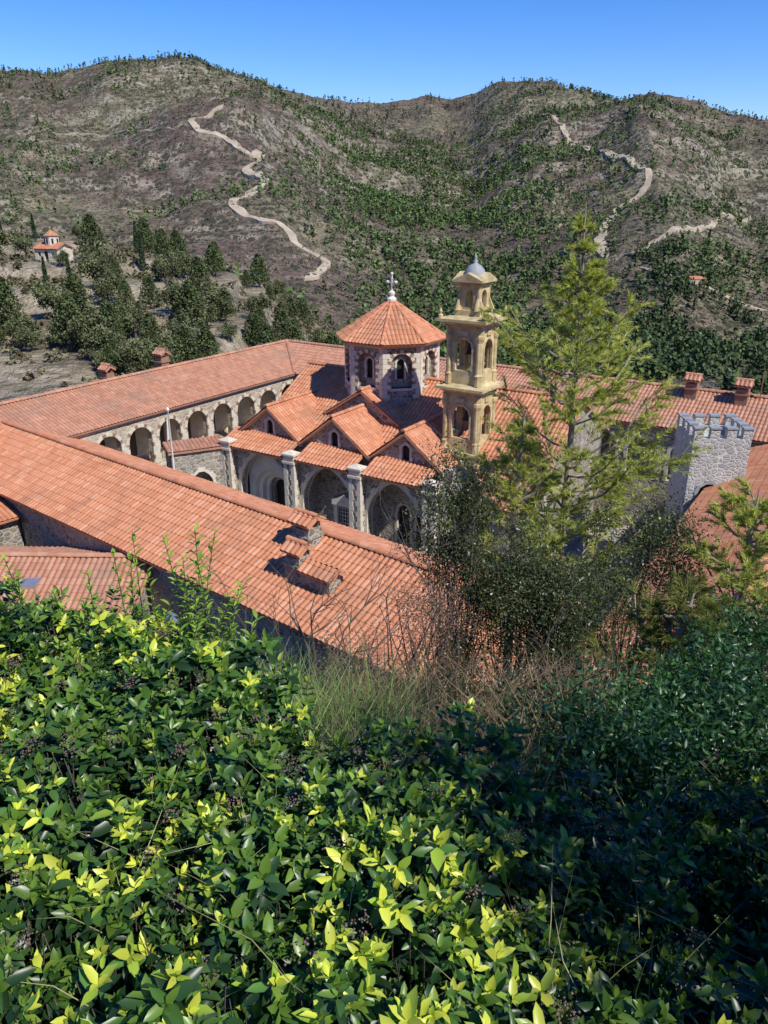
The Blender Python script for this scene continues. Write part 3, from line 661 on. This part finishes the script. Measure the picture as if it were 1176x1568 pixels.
def crown_pts(n,cr,nclump,spread,cz,base=.0):
    cc=rdir(nclump)*cr*(rng.random((nclump,1))**.45);cc[:,2]+=cz
    idx=rng.integers(0,nclump,n);P=cc[idx]+rng.normal(size=(n,3))*spread;return P,idx
def make_tree(kind):
    if kind=='olive':
        P,idx=crown_pts(2000,np.array([1.9,1.9,1.5]),20,.34,2.9);base=np.array([.12,.135,.062]);h=2.4;ls=.27
    elif kind=='cypress':
        n=1400;t=rng.random(n)**.8;a=rng.random(n)*6.28;r=(.6*(1-t)**.6*np.minimum(1,t*8+.3))*(.6+.4*rng.random(n));P=np.stack([r*np.cos(a),r*np.sin(a),.4+t*5.8],1);idx=(t*12).astype(int);base=np.array([.045,.07,.032]);h=5;ls=.24
    elif kind=='pine':
        n=2500;lev=rng.integers(0,9,n);t=(lev+.5)/9+rng.normal(size=n)*.03;a=rng.integers(0,7,n)*.9+lev*2.4+rng.normal(size=n)*.22
        r=2.2*(1-t)**.6*rng.random(n)**.6+.1;P=np.stack([r*np.cos(a),r*np.sin(a),.9+t*5.2+.12*r],1);idx=lev*7+(a*1.1).astype(int)%7;base=np.array([.09,.115,.045]);h=6.;ls=.29
    n=len(P);C=base*(.5+1.*rng.random((idx.max()+1,1)))[idx]*(.7+.6*rng.random((n,1)))
    return P,C,h,ls
MT=[]
for kname,kk2 in (('olive_tree','olive'),('olive_tree','olive'),('cypress_tree','cypress'),('pine_tree','pine'),('pine_tree','pine')):
    P,C,h,ls=make_tree(kk2);n=len(P)
    o=leaves(kname+'_proto',P,rdir(n),rdir(n),np.full(n,ls)*(.7+.6*rng.random(n)),np.full(n,ls*.8),C,M_far,None,'quad')
    mb=MB();mb.tube([(0,0,-1),(.05,0,h*.4),(0,.08,h)],[.2,.15,.05],6)
    for q in range(6):
        t=q*1.1;z=h*.45+q*.12*h*.5;L_=1.4 if kk2!='cypress' else .3;mb.tube([(0,0,z),(math.cos(t)*L_*.5,math.sin(t)*L_*.5,z+.5),(math.cos(t)*L_,math.sin(t)*L_,z+.9)],[.08,.05,.02],5)
    t=mb.obj('tmp',M_bark)
    me=o.data;me.materials.append(M_bark)
    bm=bmesh.new();bm.from_mesh(me);nf=len(bm.faces);bm.from_mesh(t.data)
    bm.faces.ensure_lookup_table()
    for f in bm.faces[nf:]: f.material_index=1
    bm.to_mesh(me);bm.free();bpy.data.objects.remove(t);bpy.data.objects.remove(o);MT.append((kname,me))
def place(k,x,y,sc,sz=1.):
    nm,me=MT[k];o=bpy.data.objects.new(nm,me);scene.collection.objects.link(o);o.location=(x,y,float(H(x,y))-.2);o.scale=(sc,sc,sc*sz);o.rotation_euler=(0,0,random.random()*6.28)
cnt=0
for _ in range(700):
    ta=random.uniform(-.54,-.02);y=random.uniform(86,175)
    g=float(fbm(np.array([ta*16+y*.03]),np.array([y*.05]),3,77)[0])
    if g<.45 and random.random()<.85: continue
    if -.46<ta<-.36 and 118<y<152: continue
    if abs(ta*y+60)<7 and 138<y<155: continue
    k=random.choice([0,1,3,4,0,1,3,2]) if ta<-.2 else random.choice([0,1,3,4])
    place(k,ta*y,y,random.uniform(.6,1.25));cnt+=1
    if cnt>110: break
for (x,y,k,s_) in ((-53.5,150,3,1.3),(-66,150,0,1.2),(-56,140,0,.7),(-70,146,1,1.3),(-50,128,2,.8),(-53,126,2,.75),(-44,124,1,1.3),(-42,121,1,1.1),(-45,108,0,1.2),(-41,106,3,1.1),(-27,110,3,1.2),(-30,113,1,1.3)): place(k,x,y,s_)
# ---- distant masses
def blobs(name,xs,ys,size,base,nt_,hz=1.):
    n=len(xs);z=H(xs,ys);P=np.stack([xs,ys,z],1)
    per=nt_;d=rdir(n*per);d[:,2]=abs(d[:,2]);idx=np.repeat(np.arange(n),per)
    hh=rng.random(n*per);taper=(1-.6*hh) if hz>1 else np.ones(n*per)
    S=size[idx][:,None];off=d*S*np.array([.42,.42,0])*taper[:,None]*(.4+.6*rng.random((n*per,1)));off[:,2]=size[idx]*hz*(hh if hz>1 else d[:,2]*.8)
    Q=P[idx]+off;C=base*(.6+.8*rng.random((n,1)))[idx]*(.7+.6*rng.random((n*per,1)))
    m=n*per;sz=size[idx]*.45
    T=rdir(m);leaves(name,Q-T*sz[:,None]*.5,T,unit(d+.6*rdir(m)),sz*(.7+.6*rng.random(m)),sz*.8,C,M_far,None,'quad')
def scatter(n,ta0,ta1,y0,y1,dens):
    ta=rng.uniform(ta0,ta1,n);y=np.sqrt(rng.uniform(y0**2,y1**2,n));x=ta*y
    k=rng.random(n)<dens(ta,y,x);return x[k],y[k]
val=lambda ta,y:np.exp(-((ta+.15*((y-420)/1000-.5)-.05)/.12)**2)
GP=np.array([.105,.15,.052])
x,y=scatter(52000,-.5,.5,240,1250,lambda ta,y,x:np.clip(val(ta,y)*1.2*sst(.30,.50,fbm(x/60,y/60,4,61))*sst(1800,500,y)+.20*sst(.46,.57,fbm(x/50,y/50,3,62))+.40*sst(.15,.35,ta)*sst(.40,.54,fbm(x/40,y/40,3,68))*sst(1000,450,y),0,1))
blobs('distant_pine_forest',x,y,rng.uniform(2.8,6.4,len(x)),GP,11,1.35)
x,y=scatter(6500,.22,.56,230,520,lambda ta,y,x:.8*sst(.4,.55,fbm(x/45,y/45,4,63)))
blobs('dark_pine_wood',x,y,rng.uniform(2.8,5,len(x)),np.array([.075,.108,.045]),14,1.5)
x,y=scatter(80000,-.6,.6,180,1250,lambda ta,y,x:.85*sst(.30,.52,fbm(x/45,y/45,4,64))*sst(1700,300,y))
h_=int(len(x)*.62)
blobs('distant_shrubs',x[:h_],y[:h_],rng.uniform(1.3,3.3,h_),np.array([.095,.108,.055]),5,.75)
blobs('distant_dry_scrub',x[h_:],y[h_:],rng.uniform(1.3,3.0,len(x)-h_),np.array([.135,.105,.085]),5,.7)
x,y=scatter(7500,-.62,.62,1000,1650,lambda ta,y,x:sst(.38,.52,fbm(x/60,y/60,4,65)))
blobs('ridge_trees',x,y,rng.uniform(3,7,len(x)),np.array([.08,.095,.055]),9,1.1)
x,y=scatter(8000,-.6,.12,78,240,lambda ta,y,x:.9*sst(.4,.55,fbm(x/14,y/14,3,66)))
blobs('knoll_scrub',x,y,rng.uniform(.5,1.6,len(x)),np.array([.16,.145,.08]),14,.7)
# ------------------------------------------------------------------ FOREGROUND viburnum hedge
def canopy(x,y):
    lump=fbm(x*1.5,y*1.5,3,91);l2=fbm(x*4.5,y*4.5,2,92)
    ta=x/np.maximum(y,.5)
    z=18.18-.14*y+(lump-.45)*.5+(l2-.4)*.38-.35*sst(.12,.4,ta)*sst(.8,2.2,y)+.09*sst(-.2,-.4,ta)*sst(2,3.5,y)
    return z
def edge(x,y):
    return np.interp(x/np.maximum(y,.3),[-.6,-.3,-.17,-.08,.1,.25,.6],[4.2,3.9,3.4,2.95,2.85,2.75,2.9])
ns=10500
y=np.sqrt(rng.uniform(.6**2,4.4**2,ns));x=rng.uniform(-1,1,ns)*(.62*y+.9)
k=y<edge(x,y)+rng.normal(size=ns)*.15;x=x[k];y=y[k];ns=len(x)
z=canopy(x,y);depth=rng.random(ns)**2*.45
tall=(rng.random(ns)<.08)*rng.random(ns)*.15
tip=np.stack([x,y,z-depth+tall],1)
ax=unit(np.stack([rng.normal(size=ns)*.38+.1,-.2+rng.normal(size=ns)*.38,np.ones(ns)],1))
yn=fbm(x*2.2,y*2.2,2,93)
young=(rng.random(ns)<np.clip(.20+1.7*(yn-.4)+.35*sst(2.6,1.4,y),.08,.9))&(depth<.14)
painted_shade=sst(.12,.38,x/y)  # hedge leaves grow darker to the right: shade put into their colour
young&=~((painted_shade>.5)&(rng.random(ns)<.6))
P=[];T=[];NN=[];L=[];W=[];C=[]
r1=unit(np.cross(ax,rdir(ns)));r2=np.cross(ax,r1)
szs=rng.uniform(.7,1.3,ns)
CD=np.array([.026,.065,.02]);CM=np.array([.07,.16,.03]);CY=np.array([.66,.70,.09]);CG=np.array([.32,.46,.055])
for lv in range(6):
    ang=math.radians([28,50,60,72,85,95][lv]);ln=[.045,.06,.066,.07,.072,.07][lv]
    dn=np.array([0,.006,.022,.045,.075,.11][lv])
    for sg in (-1,1):
        rd=(r1 if lv%2==0 else r2)*sg
        t=ax*math.cos(ang)+rd*math.sin(ang)+rng.normal(size=(ns,3))*.18
        P.append(tip-ax*dn);T.append(t);NN.append(unit(ax-.2*rd+rng.normal(size=(ns,3))*.28))
        l=ln*szs*rng.uniform(.7,1.2,ns);L.append(l);W.append(l*rng.uniform(.42,.58,ns))
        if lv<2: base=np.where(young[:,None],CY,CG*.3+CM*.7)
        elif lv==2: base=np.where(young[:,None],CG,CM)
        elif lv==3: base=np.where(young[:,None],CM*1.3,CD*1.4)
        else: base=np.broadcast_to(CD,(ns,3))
        C.append(base*(.7+.6*rng.random((ns,1)))*(1-.35*painted_shade[:,None]))
hedge=empty('viburnum_hedge')
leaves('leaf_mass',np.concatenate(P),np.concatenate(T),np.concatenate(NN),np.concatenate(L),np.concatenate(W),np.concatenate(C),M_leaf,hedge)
n=18000;y=np.sqrt(rng.uniform(.6**2,4.2**2,n));x=rng.uniform(-1,1,n)*(.62*y+1.0);k=y<edge(x,y)+.05;x=x[k];y=y[k];n=len(x)
z=canopy(x,y)-.12-rng.random(n)*.5
T=rdir(n);T[:,2]*=.5
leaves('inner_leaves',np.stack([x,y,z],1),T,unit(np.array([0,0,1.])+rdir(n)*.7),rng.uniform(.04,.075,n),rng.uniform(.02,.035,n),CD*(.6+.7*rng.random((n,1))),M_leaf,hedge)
n=1600;mb=MB()
for _ in range(n):
    yy=random.uniform(.8,4.0);xx=random.uniform(-1,1)*(.6*yy+.8)
    if yy>float(edge(np.array(xx),np.array(yy))): continue
    zt=float(canopy(np.array([xx]),np.array([yy]))[0])-.03
    mb.tube([(xx+random.gauss(0,.12),yy+random.gauss(0,.12),zt-.75),(xx+random.gauss(0,.04),yy,zt-.35),(xx,yy,zt)],[.006,.004,.002],3)
mb.obj('stems',M_bark,hedge)
M_berry=mat_plain('dried_umbels',(.10,.06,.055),(.24,.16,.13),30,.7)
n=150
yy=np.sqrt(rng.uniform(.9,4.0**2,n));xx=rng.uniform(-1,1,n)*(.6*yy+.4);k=yy<edge(xx,yy);xx=xx[k];yy=yy[k]
zz=canopy(xx,yy)+.03
OC=np.array([(1,0,0),(0,1,0),(-1,0,0),(0,-1,0),(0,0,1),(0,0,-1)])*.005
OF=[(0,1,4),(1,2,4),(2,3,4),(3,0,4),(1,0,5),(2,1,5),(3,2,5),(0,3,5)]
m=34;Q=np.repeat(np.stack([xx,yy,zz],1),m,0)+rng.normal(size=(len(xx)*m,3))*np.array([.026,.026,.012])
np_mesh('dried_umbels',(Q[:,None]+OC[None]*rng.uniform(.6,1.3,(len(Q),1,1))).reshape(-1,3),OF,len(Q),6,M_berry,hedge)
sh=empty('laurel_shoots')
def shoot(base,h,lean,nl,cols,P,T,NN,L,W,C,mb,ls=.06):
    b=np.array(base);pts=[]
    for k in range(9):
        t=k/8;pts.append(b+np.array([lean[0]*t*t,lean[1]*t*t,h*t]))
    mb.tube(pts,[.006*(1-.7*k/8) for k in range(9)],4)
    for k in range(nl):
        t=.25+.75*k/nl;p=b+np.array([lean[0]*t*t,lean[1]*t*t,h*t]);a=k*2.4+random.random()
        P.append(p);T.append(np.array([math.cos(a),math.sin(a),.35+.5*t]));NN.append(np.array([-.3*math.cos(a),-.3*math.sin(a),1.]))
        l=ls*random.uniform(.7,1.2);L.append(l);W.append(l*.42);C.append(cols[0]*(1-t)+cols[1]*t*random.uniform(.6,1.3))
P=[];T=[];NN=[];L=[];W=[];C=[];mb=MB()
for (x,y,z,h) in ((-1.07,3.8,17.3,1.25),(-1.0,3.8,17.3,1.0),(-1.15,3.85,17.3,1.1),(-1.05,3.85,17.3,.85),(-1.4,3.9,17.3,.85),(-1.55,3.9,17.3,1.0),(-1.62,3.9,17.3,.85),(-1.9,4.0,17.3,.8),(-.85,3.7,17.25,.7),(-1.1,3.7,17.25,.75),(-1.3,3.8,17.25,.65),(-.65,3.6,17.2,.55),(-2.1,4.0,17.25,.95),(-2.0,4.0,17.25,.8),(-1.35,3.9,17.25,.6),(-1.8,3.9,17.25,.7),(-.4,3.2,17.3,.4),(-.15,3.0,17.3,.35),(.5,2.9,17.3,.4)):
    for q in range(4): shoot((x+random.gauss(0,.08),y+random.gauss(0,.06),z-.1),h*random.uniform(.7,1.05),(random.gauss(0,.12),random.gauss(0,.12)),int(16+18*h),(CM*1.3,CG*1.0),P,T,NN,L,W,C,mb)
leaves('shoot_leaves',np.array(P),np.array(T),np.array(NN),np.array(L),np.array(W),np.array(C),M_leaf,sh);mb.obj('shoot_stems',M_bark,sh)
# ------------------------------------------------------------------ dry grass / scrub
def blades(name,n,region,hl,base,w=.004,spread=.5,mat=M_dry,zf=None):
    x,y=region(n);z=(zf or H)(x,y)
    n=len(x);T=unit(np.stack([rng.normal(size=n)*spread,rng.normal(size=n)*spread,np.ones(n)],1))
    B=unit(np.cross(T,rdir(n)));ln=rng.uniform(*hl,n);lean=np.stack([rng.normal(size=n),rng.normal(size=n),np.full(n,-.3)],1)*.12
    P=np.stack([x,y,z],1);C=base*(.5+1.*rng.random((n,1)))
    p1=P+T*(ln*.5)[:,None]+lean*(ln*.4)[:,None];p2=P+T*ln[:,None]+lean*(ln*2.2)[:,None]
    V=np.stack([P-B*w/2,P+B*w/2,p1+B*w/2,p1-B*w/2,p2],1)
    return np_mesh(name,V.reshape(-1,3),[(0,1,2,3),(3,2,4)],n,5,mat,None,np.repeat(C,5,0))
def reg(x0,x1,y0,y1):
    def f(n):
        y=rng.uniform(y0,y1,n);x=y*rng.uniform(x0,x1,n);k=fbm(x*1.8,y*1.8,2,44)>.33;return x[k],y[k]
    return f
blades('dry_grass',11000,reg(-.38,.45,3.1,8.0),(.25,.85),np.array([.33,.24,.14]),.006)
blades('green_grass',5500,reg(-.40,.0,3.2,5.4),(.4,1.05),np.array([.24,.34,.10]),.006,.45)
blades('hedge_grass_stems',260,reg(-.5,.5,1.5,3.0),(.25,.6),np.array([.45,.40,.2]),.003,.8,zf=lambda x,y:canopy(x,y)-.2)
def shrub(name,cx,cy,zc,rad,n,ls,base,nclump=18,spread=.16,tw=30,leafm=None,zb=None,tpl='quad'):
    e=empty(name);rad=np.array(rad);cc=rdir(nclump)*rad*(rng.random((nclump,1))**.4)+np.array([cx,cy,zc]);idx=rng.integers(0,nclump,n)
    P=cc[idx]+rng.normal(size=(n,3))*spread
    C=base*(.5+1.*rng.random((nclump,1)))[idx]*(.7+.6*rng.random((n,1)))
    leaves('foliage',P,rdir(n),rdir(n),rng.uniform(.7,1.3,n)*ls,np.full(n,ls*.5),C,leafm or M_leaf,e,tpl)
    mb=MB();zb=float(H(cx,cy))-.2 if zb is None else zb
    for q in range(tw):
        c=cc[q%nclump]+rng.normal(size=3)*.12;b=np.array([cx+random.gauss(0,.1),cy+random.gauss(0,.1),zb]);m=(b+c)/2+rng.normal(size=3)*.12
        mb.tube([b,m,c,c+(c-m)*.2+rng.normal(size=3)*.08],[.018,.011,.005,.002],4)
    mb.obj('branches',M_bark,e)
OLV=np.array([.075,.095,.04]);BRN=np.array([.25,.14,.095])
shrub('evergreen_oak_sapling',.98,9.2,15.8,(.6,.5,1.6),13000,.045,OLV,34,.13,50)
shrub('evergreen_oak_sapling',1.75,9.0,14.9,(.75,.6,1.2),13000,.045,OLV*1.1,28,.15,30)
shrub('evergreen_oak_sapling',3.45,9.6,15.2,(.8,.6,1.15),13000,.045,OLV*1.2,32,.15,30)
shrub('evergreen_oak_sapling',2.6,8.6,14.9,(1.,.7,.9),12000,.045,OLV*.9,30,.17,30)
shrub('evergreen_oak_sapling',4.3,8.6,14.6,(.8,.6,.75),10000,.045,OLV*1.1,28,.15,30)
shrub('brown_leaved_shrub',.5,7.3,15.8,(.5,.4,.6),3400,.028,BRN,20,.12,40)
shrub('brown_leaved_shrub',-.2,6.8,15.6,(.7,.4,.35),2600,.025,BRN,20,.12,50)
shrub('brown_leaved_shrub',1.2,6.2,15.6,(.8,.4,.45),3200,.025,BRN*.75,22,.12,50)
shrub('brown_leaved_shrub',.1,5.2,15.9,(.8,.4,.35),3000,.025,BRN*.6,22,.12,50)
shrub('brown_leaved_shrub',1.0,4.6,16.1,(.6,.4,.3),2600,.025,BRN*.5,22,.12,50)
shrub('dark_evergreen_shrub',.55,5.9,15.7,(.6,.4,.35),5000,.035,OLV*.7,22,.13,30)
shrub('dark_evergreen_shrub',-.4,4.5,16.2,(.5,.4,.25),4000,.035,OLV*.8,22,.12,30)
for i,(x,y,zc,rx,rz) in enumerate(((1.3,4.8,16.1,.5,.3),(2.0,5.4,15.9,.6,.5),(2.9,5.6,16.0,.6,.5),(1.75,4.2,16.5,.5,.4),(2.5,4.5,16.6,.5,.45),(2.2,3.6,16.8,.5,.4),(1.35,3.5,16.9,.4,.3),(3.9,7.3,15.6,.6,.55),(3.2,6.6,15.4,.6,.4))):
    shrub('dark_laurel_shrub',x,y,zc,(rx,.5,rz),4500,.052,CD*1.6,24,.13,16,tpl='leaf' if y<5 else 'quad')
shrub('low_green_shrub',-1.1,4.6,16.2,(.9,.5,.25),4500,.045,CM*.9,24,.12,20)
shrub('low_green_shrub',-2.3,4.7,16.45,(.9,.5,.25),4500,.05,CM,24,.12,20)
shrub('low_green_shrub',.1,4.0,16.4,(.7,.5,.25),3500,.04,CM*.7,24,.12,20)
shrub('unseen_shade_tree',2.9,.8,20.6,(1.1,1.1,1.0),6000,.08,CM,40,.2,50,zb=17.0)  # unseen tree beside the camera, added to cast shade on the right of the hedge
tw=empty('bare_branch_shrub');mb=MB()
def twig(p,d,l,r,dep):
    d=d.normalized();q=p+d*l*.5+Vector((random.gauss(0,.04),random.gauss(0,.04),0))*l*2;e=q+(d+Vector((random.gauss(0,.2),random.gauss(0,.2),random.gauss(0,.1)))).normalized()*l*.5
    mb.tube([p,q,e],[r,r*.8,r*.55],4)
    if dep>0:
        for _ in range(random.choice([2,3])): twig(e if random.random()<.6 else q,d+Vector((random.gauss(0,.55),random.gauss(0,.3),random.gauss(.05,.25))),l*random.uniform(.55,.8),r*.55,dep-1)
twig(Vector((-.6,5.6,15.6)),Vector((-.05,0,1)),.75,.024,4);twig(Vector((-.5,5.7,15.6)),Vector((.35,0,1)),.7,.02,4);twig(Vector((-.7,5.6,15.7)),Vector((-.5,0,.9)),.65,.018,4)
twig(Vector((.7,7.6,15.0)),Vector((0,0,1)),1.0,.02,4);twig(Vector((1.0,9.3,15.8)),Vector((-.3,0,1)),.8,.015,4);twig(Vector((1.5,9.3,14.8)),Vector((.2,0,1)),1.0,.015,4);twig(Vector((.3,4.9,15.8)),Vector((.2,0,1)),.5,.014,4);twig(Vector((1.3,5.2,15.8)),Vector((.1,0,1)),.6,.014,4)
mb.obj('twigs',M_bark,tw)
# ------------------------------------------------------------------ foreground pines
def sapling(name,x,y,zb,zt,width,col,seed,nb=15,t_lo=.12,slim=True,keep=1.,dn=10):
    rnd=random.Random(seed);e=empty(name);mb=MB();Hh=zt-zb
    ctr=lambda t:Vector((x+.12*math.sin(t*3+seed)*t*1.2+.1*t,y,zb+Hh*t))
    mb.tube([ctr(k/12) for k in range(13)],[.085*(1-k/12)**.8+.008 for k in range(13)],8)
    TP=[];TD=[]
    for lv in range(nb):
        t=t_lo+(.985-t_lo)*(lv/nb)**.95+rnd.gauss(0,.006);nbr=rnd.choice([4,4,5]);a0=rnd.random()*6;s_=1-t
        prof=width*float(sst(.10,.42,s_)) + .22*min(1,s_*7) if slim else width*min(1,s_*1.5+.1)
        for q in range(nbr):
            if rnd.random()>keep: continue
            a=a0+q*6.283/nbr+rnd.gauss(0,.35);ln=prof*rnd.uniform(.4,1.22);up=rnd.uniform(.15,.85)
            o=ctr(t);dr=Vector((math.cos(a),math.sin(a),0));pts=[]
            for k in range(6):
                s=k/5;pts.append(o+dr*ln*s*(1-.12*up*s)+Vector((0,0,ln*(up*s-.25*s*(1-s)+.2*s*s)))+Vector((rnd.gauss(0,.025),rnd.gauss(0,.025),0)))
            mb.tube(pts,[.02*(1-k/6)+.003 for k in range(6)],4)
            nsb=int(5+ln*dn)
            for sb in range(nsb):
                s=rnd.uniform(.3,1);i=min(int(s*5),4);pp=pts[i].lerp(pts[i+1],s*5-i)
                d2=(dr+Vector((rnd.gauss(0,.65),rnd.gauss(0,.65),rnd.uniform(.0,1.1)))).normalized();l2=rnd.uniform(.12,.38)*(1.2-s*.4)*(.6+ln*.5)
                mb.tube([pp,pp+d2*l2],[.004,.002],3)
                for k in range(4):
                    TP.append(pp+d2*l2*(.4+.6*k/3));TD.append(d2)
            for k in range(3): TP.append(pts[-1]);TD.append((dr+Vector((0,0,.8))).normalized())
    TP=np.array([tuple(v) for v in TP]);TD=np.array([tuple(v) for v in TD])
    per=15;n=len(TP)*per;P=np.repeat(TP,per,0)+rng.normal(size=(n,3))*.008;D=unit(np.repeat(TD,per,0)+rng.normal(size=(n,3))*.45)
    cl=col*(.6+.8*rng.random((len(TP),1)));C=np.repeat(cl,per,0)*(.8+.4*rng.random((n,1)))
    leaves('needles',P,D,rdir(n),rng.uniform(.08,.13,n),np.full(n,.010),C,M_needle,e,'needle');mb.obj('trunk_and_branches',M_bark2,e)
M_bark2=mat_plain('young_pine_bark',(.24,.18,.14),(.42,.35,.27),10,.9,.6,.01)
PN=np.array([.48,.49,.12])
sapling('young_pine_tree',2.92,12,11.2,19.95,1.45,PN,1,25,.18,True,.88)
sapling('young_pine_tree',2.15,11.6,11.6,17.0,1.0,PN*.9,9,12,.3,True,.85)
sapling('young_pine_tree',4.85,9.3,13.0,16.55,1.15,PN*.95,2,14,.25,False,.9)
sapling('young_pine_tree',3.1,7.4,14.2,16.1,.7,PN*.45,5,8,.2,False)
# ------------------------------------------------------------------ world, sun, camera
wd_=bpy.data.worlds.new('World');scene.world=wd_;wd_.use_nodes=True;nt=wd_.node_tree
sky=nt.nodes.new('ShaderNodeTexSky');sky.sky_type='NISHITA';sky.sun_disc=False;sky.sun_elevation=math.radians(48);sky.sun_rotation=math.radians(137);sky.altitude=800;sky.air_density=1.;sky.dust_density=.1;sky.ozone_density=2.5
bg=nt.nodes['Background']
hs=nt.nodes.new('ShaderNodeHueSaturation');hs.inputs['Saturation'].default_value=1.4;hs.inputs['Hue'].default_value=.508;nt.links.new(sky.outputs[0],hs.inputs['Color']);nt.links.new(mix(nt,1.,hs.outputs[0],(.96,.99,1.2),'MULTIPLY'),bg.inputs[0]);bg.inputs[1].default_value=.14
sl=bpy.data.lights.new('sun','SUN');sl.energy=5.0;sl.angle=math.radians(.5);sl.color=(1,.96,.88);so=bpy.data.objects.new('sun',sl);scene.collection.objects.link(so)
S=Vector((.68*math.cos(math.radians(48)),-.73*math.cos(math.radians(48)),math.sin(math.radians(48))));so.rotation_euler=S.to_track_quat('Z','Y').to_euler()
cam=bpy.data.cameras.new('camera');co=bpy.data.objects.new('camera',cam);scene.collection.objects.link(co);co.location=(0,0,20);co.rotation_euler=(math.radians(68),0,0)
cam.sensor_fit='VERTICAL';cam.sensor_height=36;cam.sensor_width=27;cam.angle_y=math.radians(67);cam.clip_end=20000;cam.clip_start=.05;scene.camera=co
scene.view_settings.view_transform='Standard';scene.view_settings.look='None';scene.view_settings.exposure=0
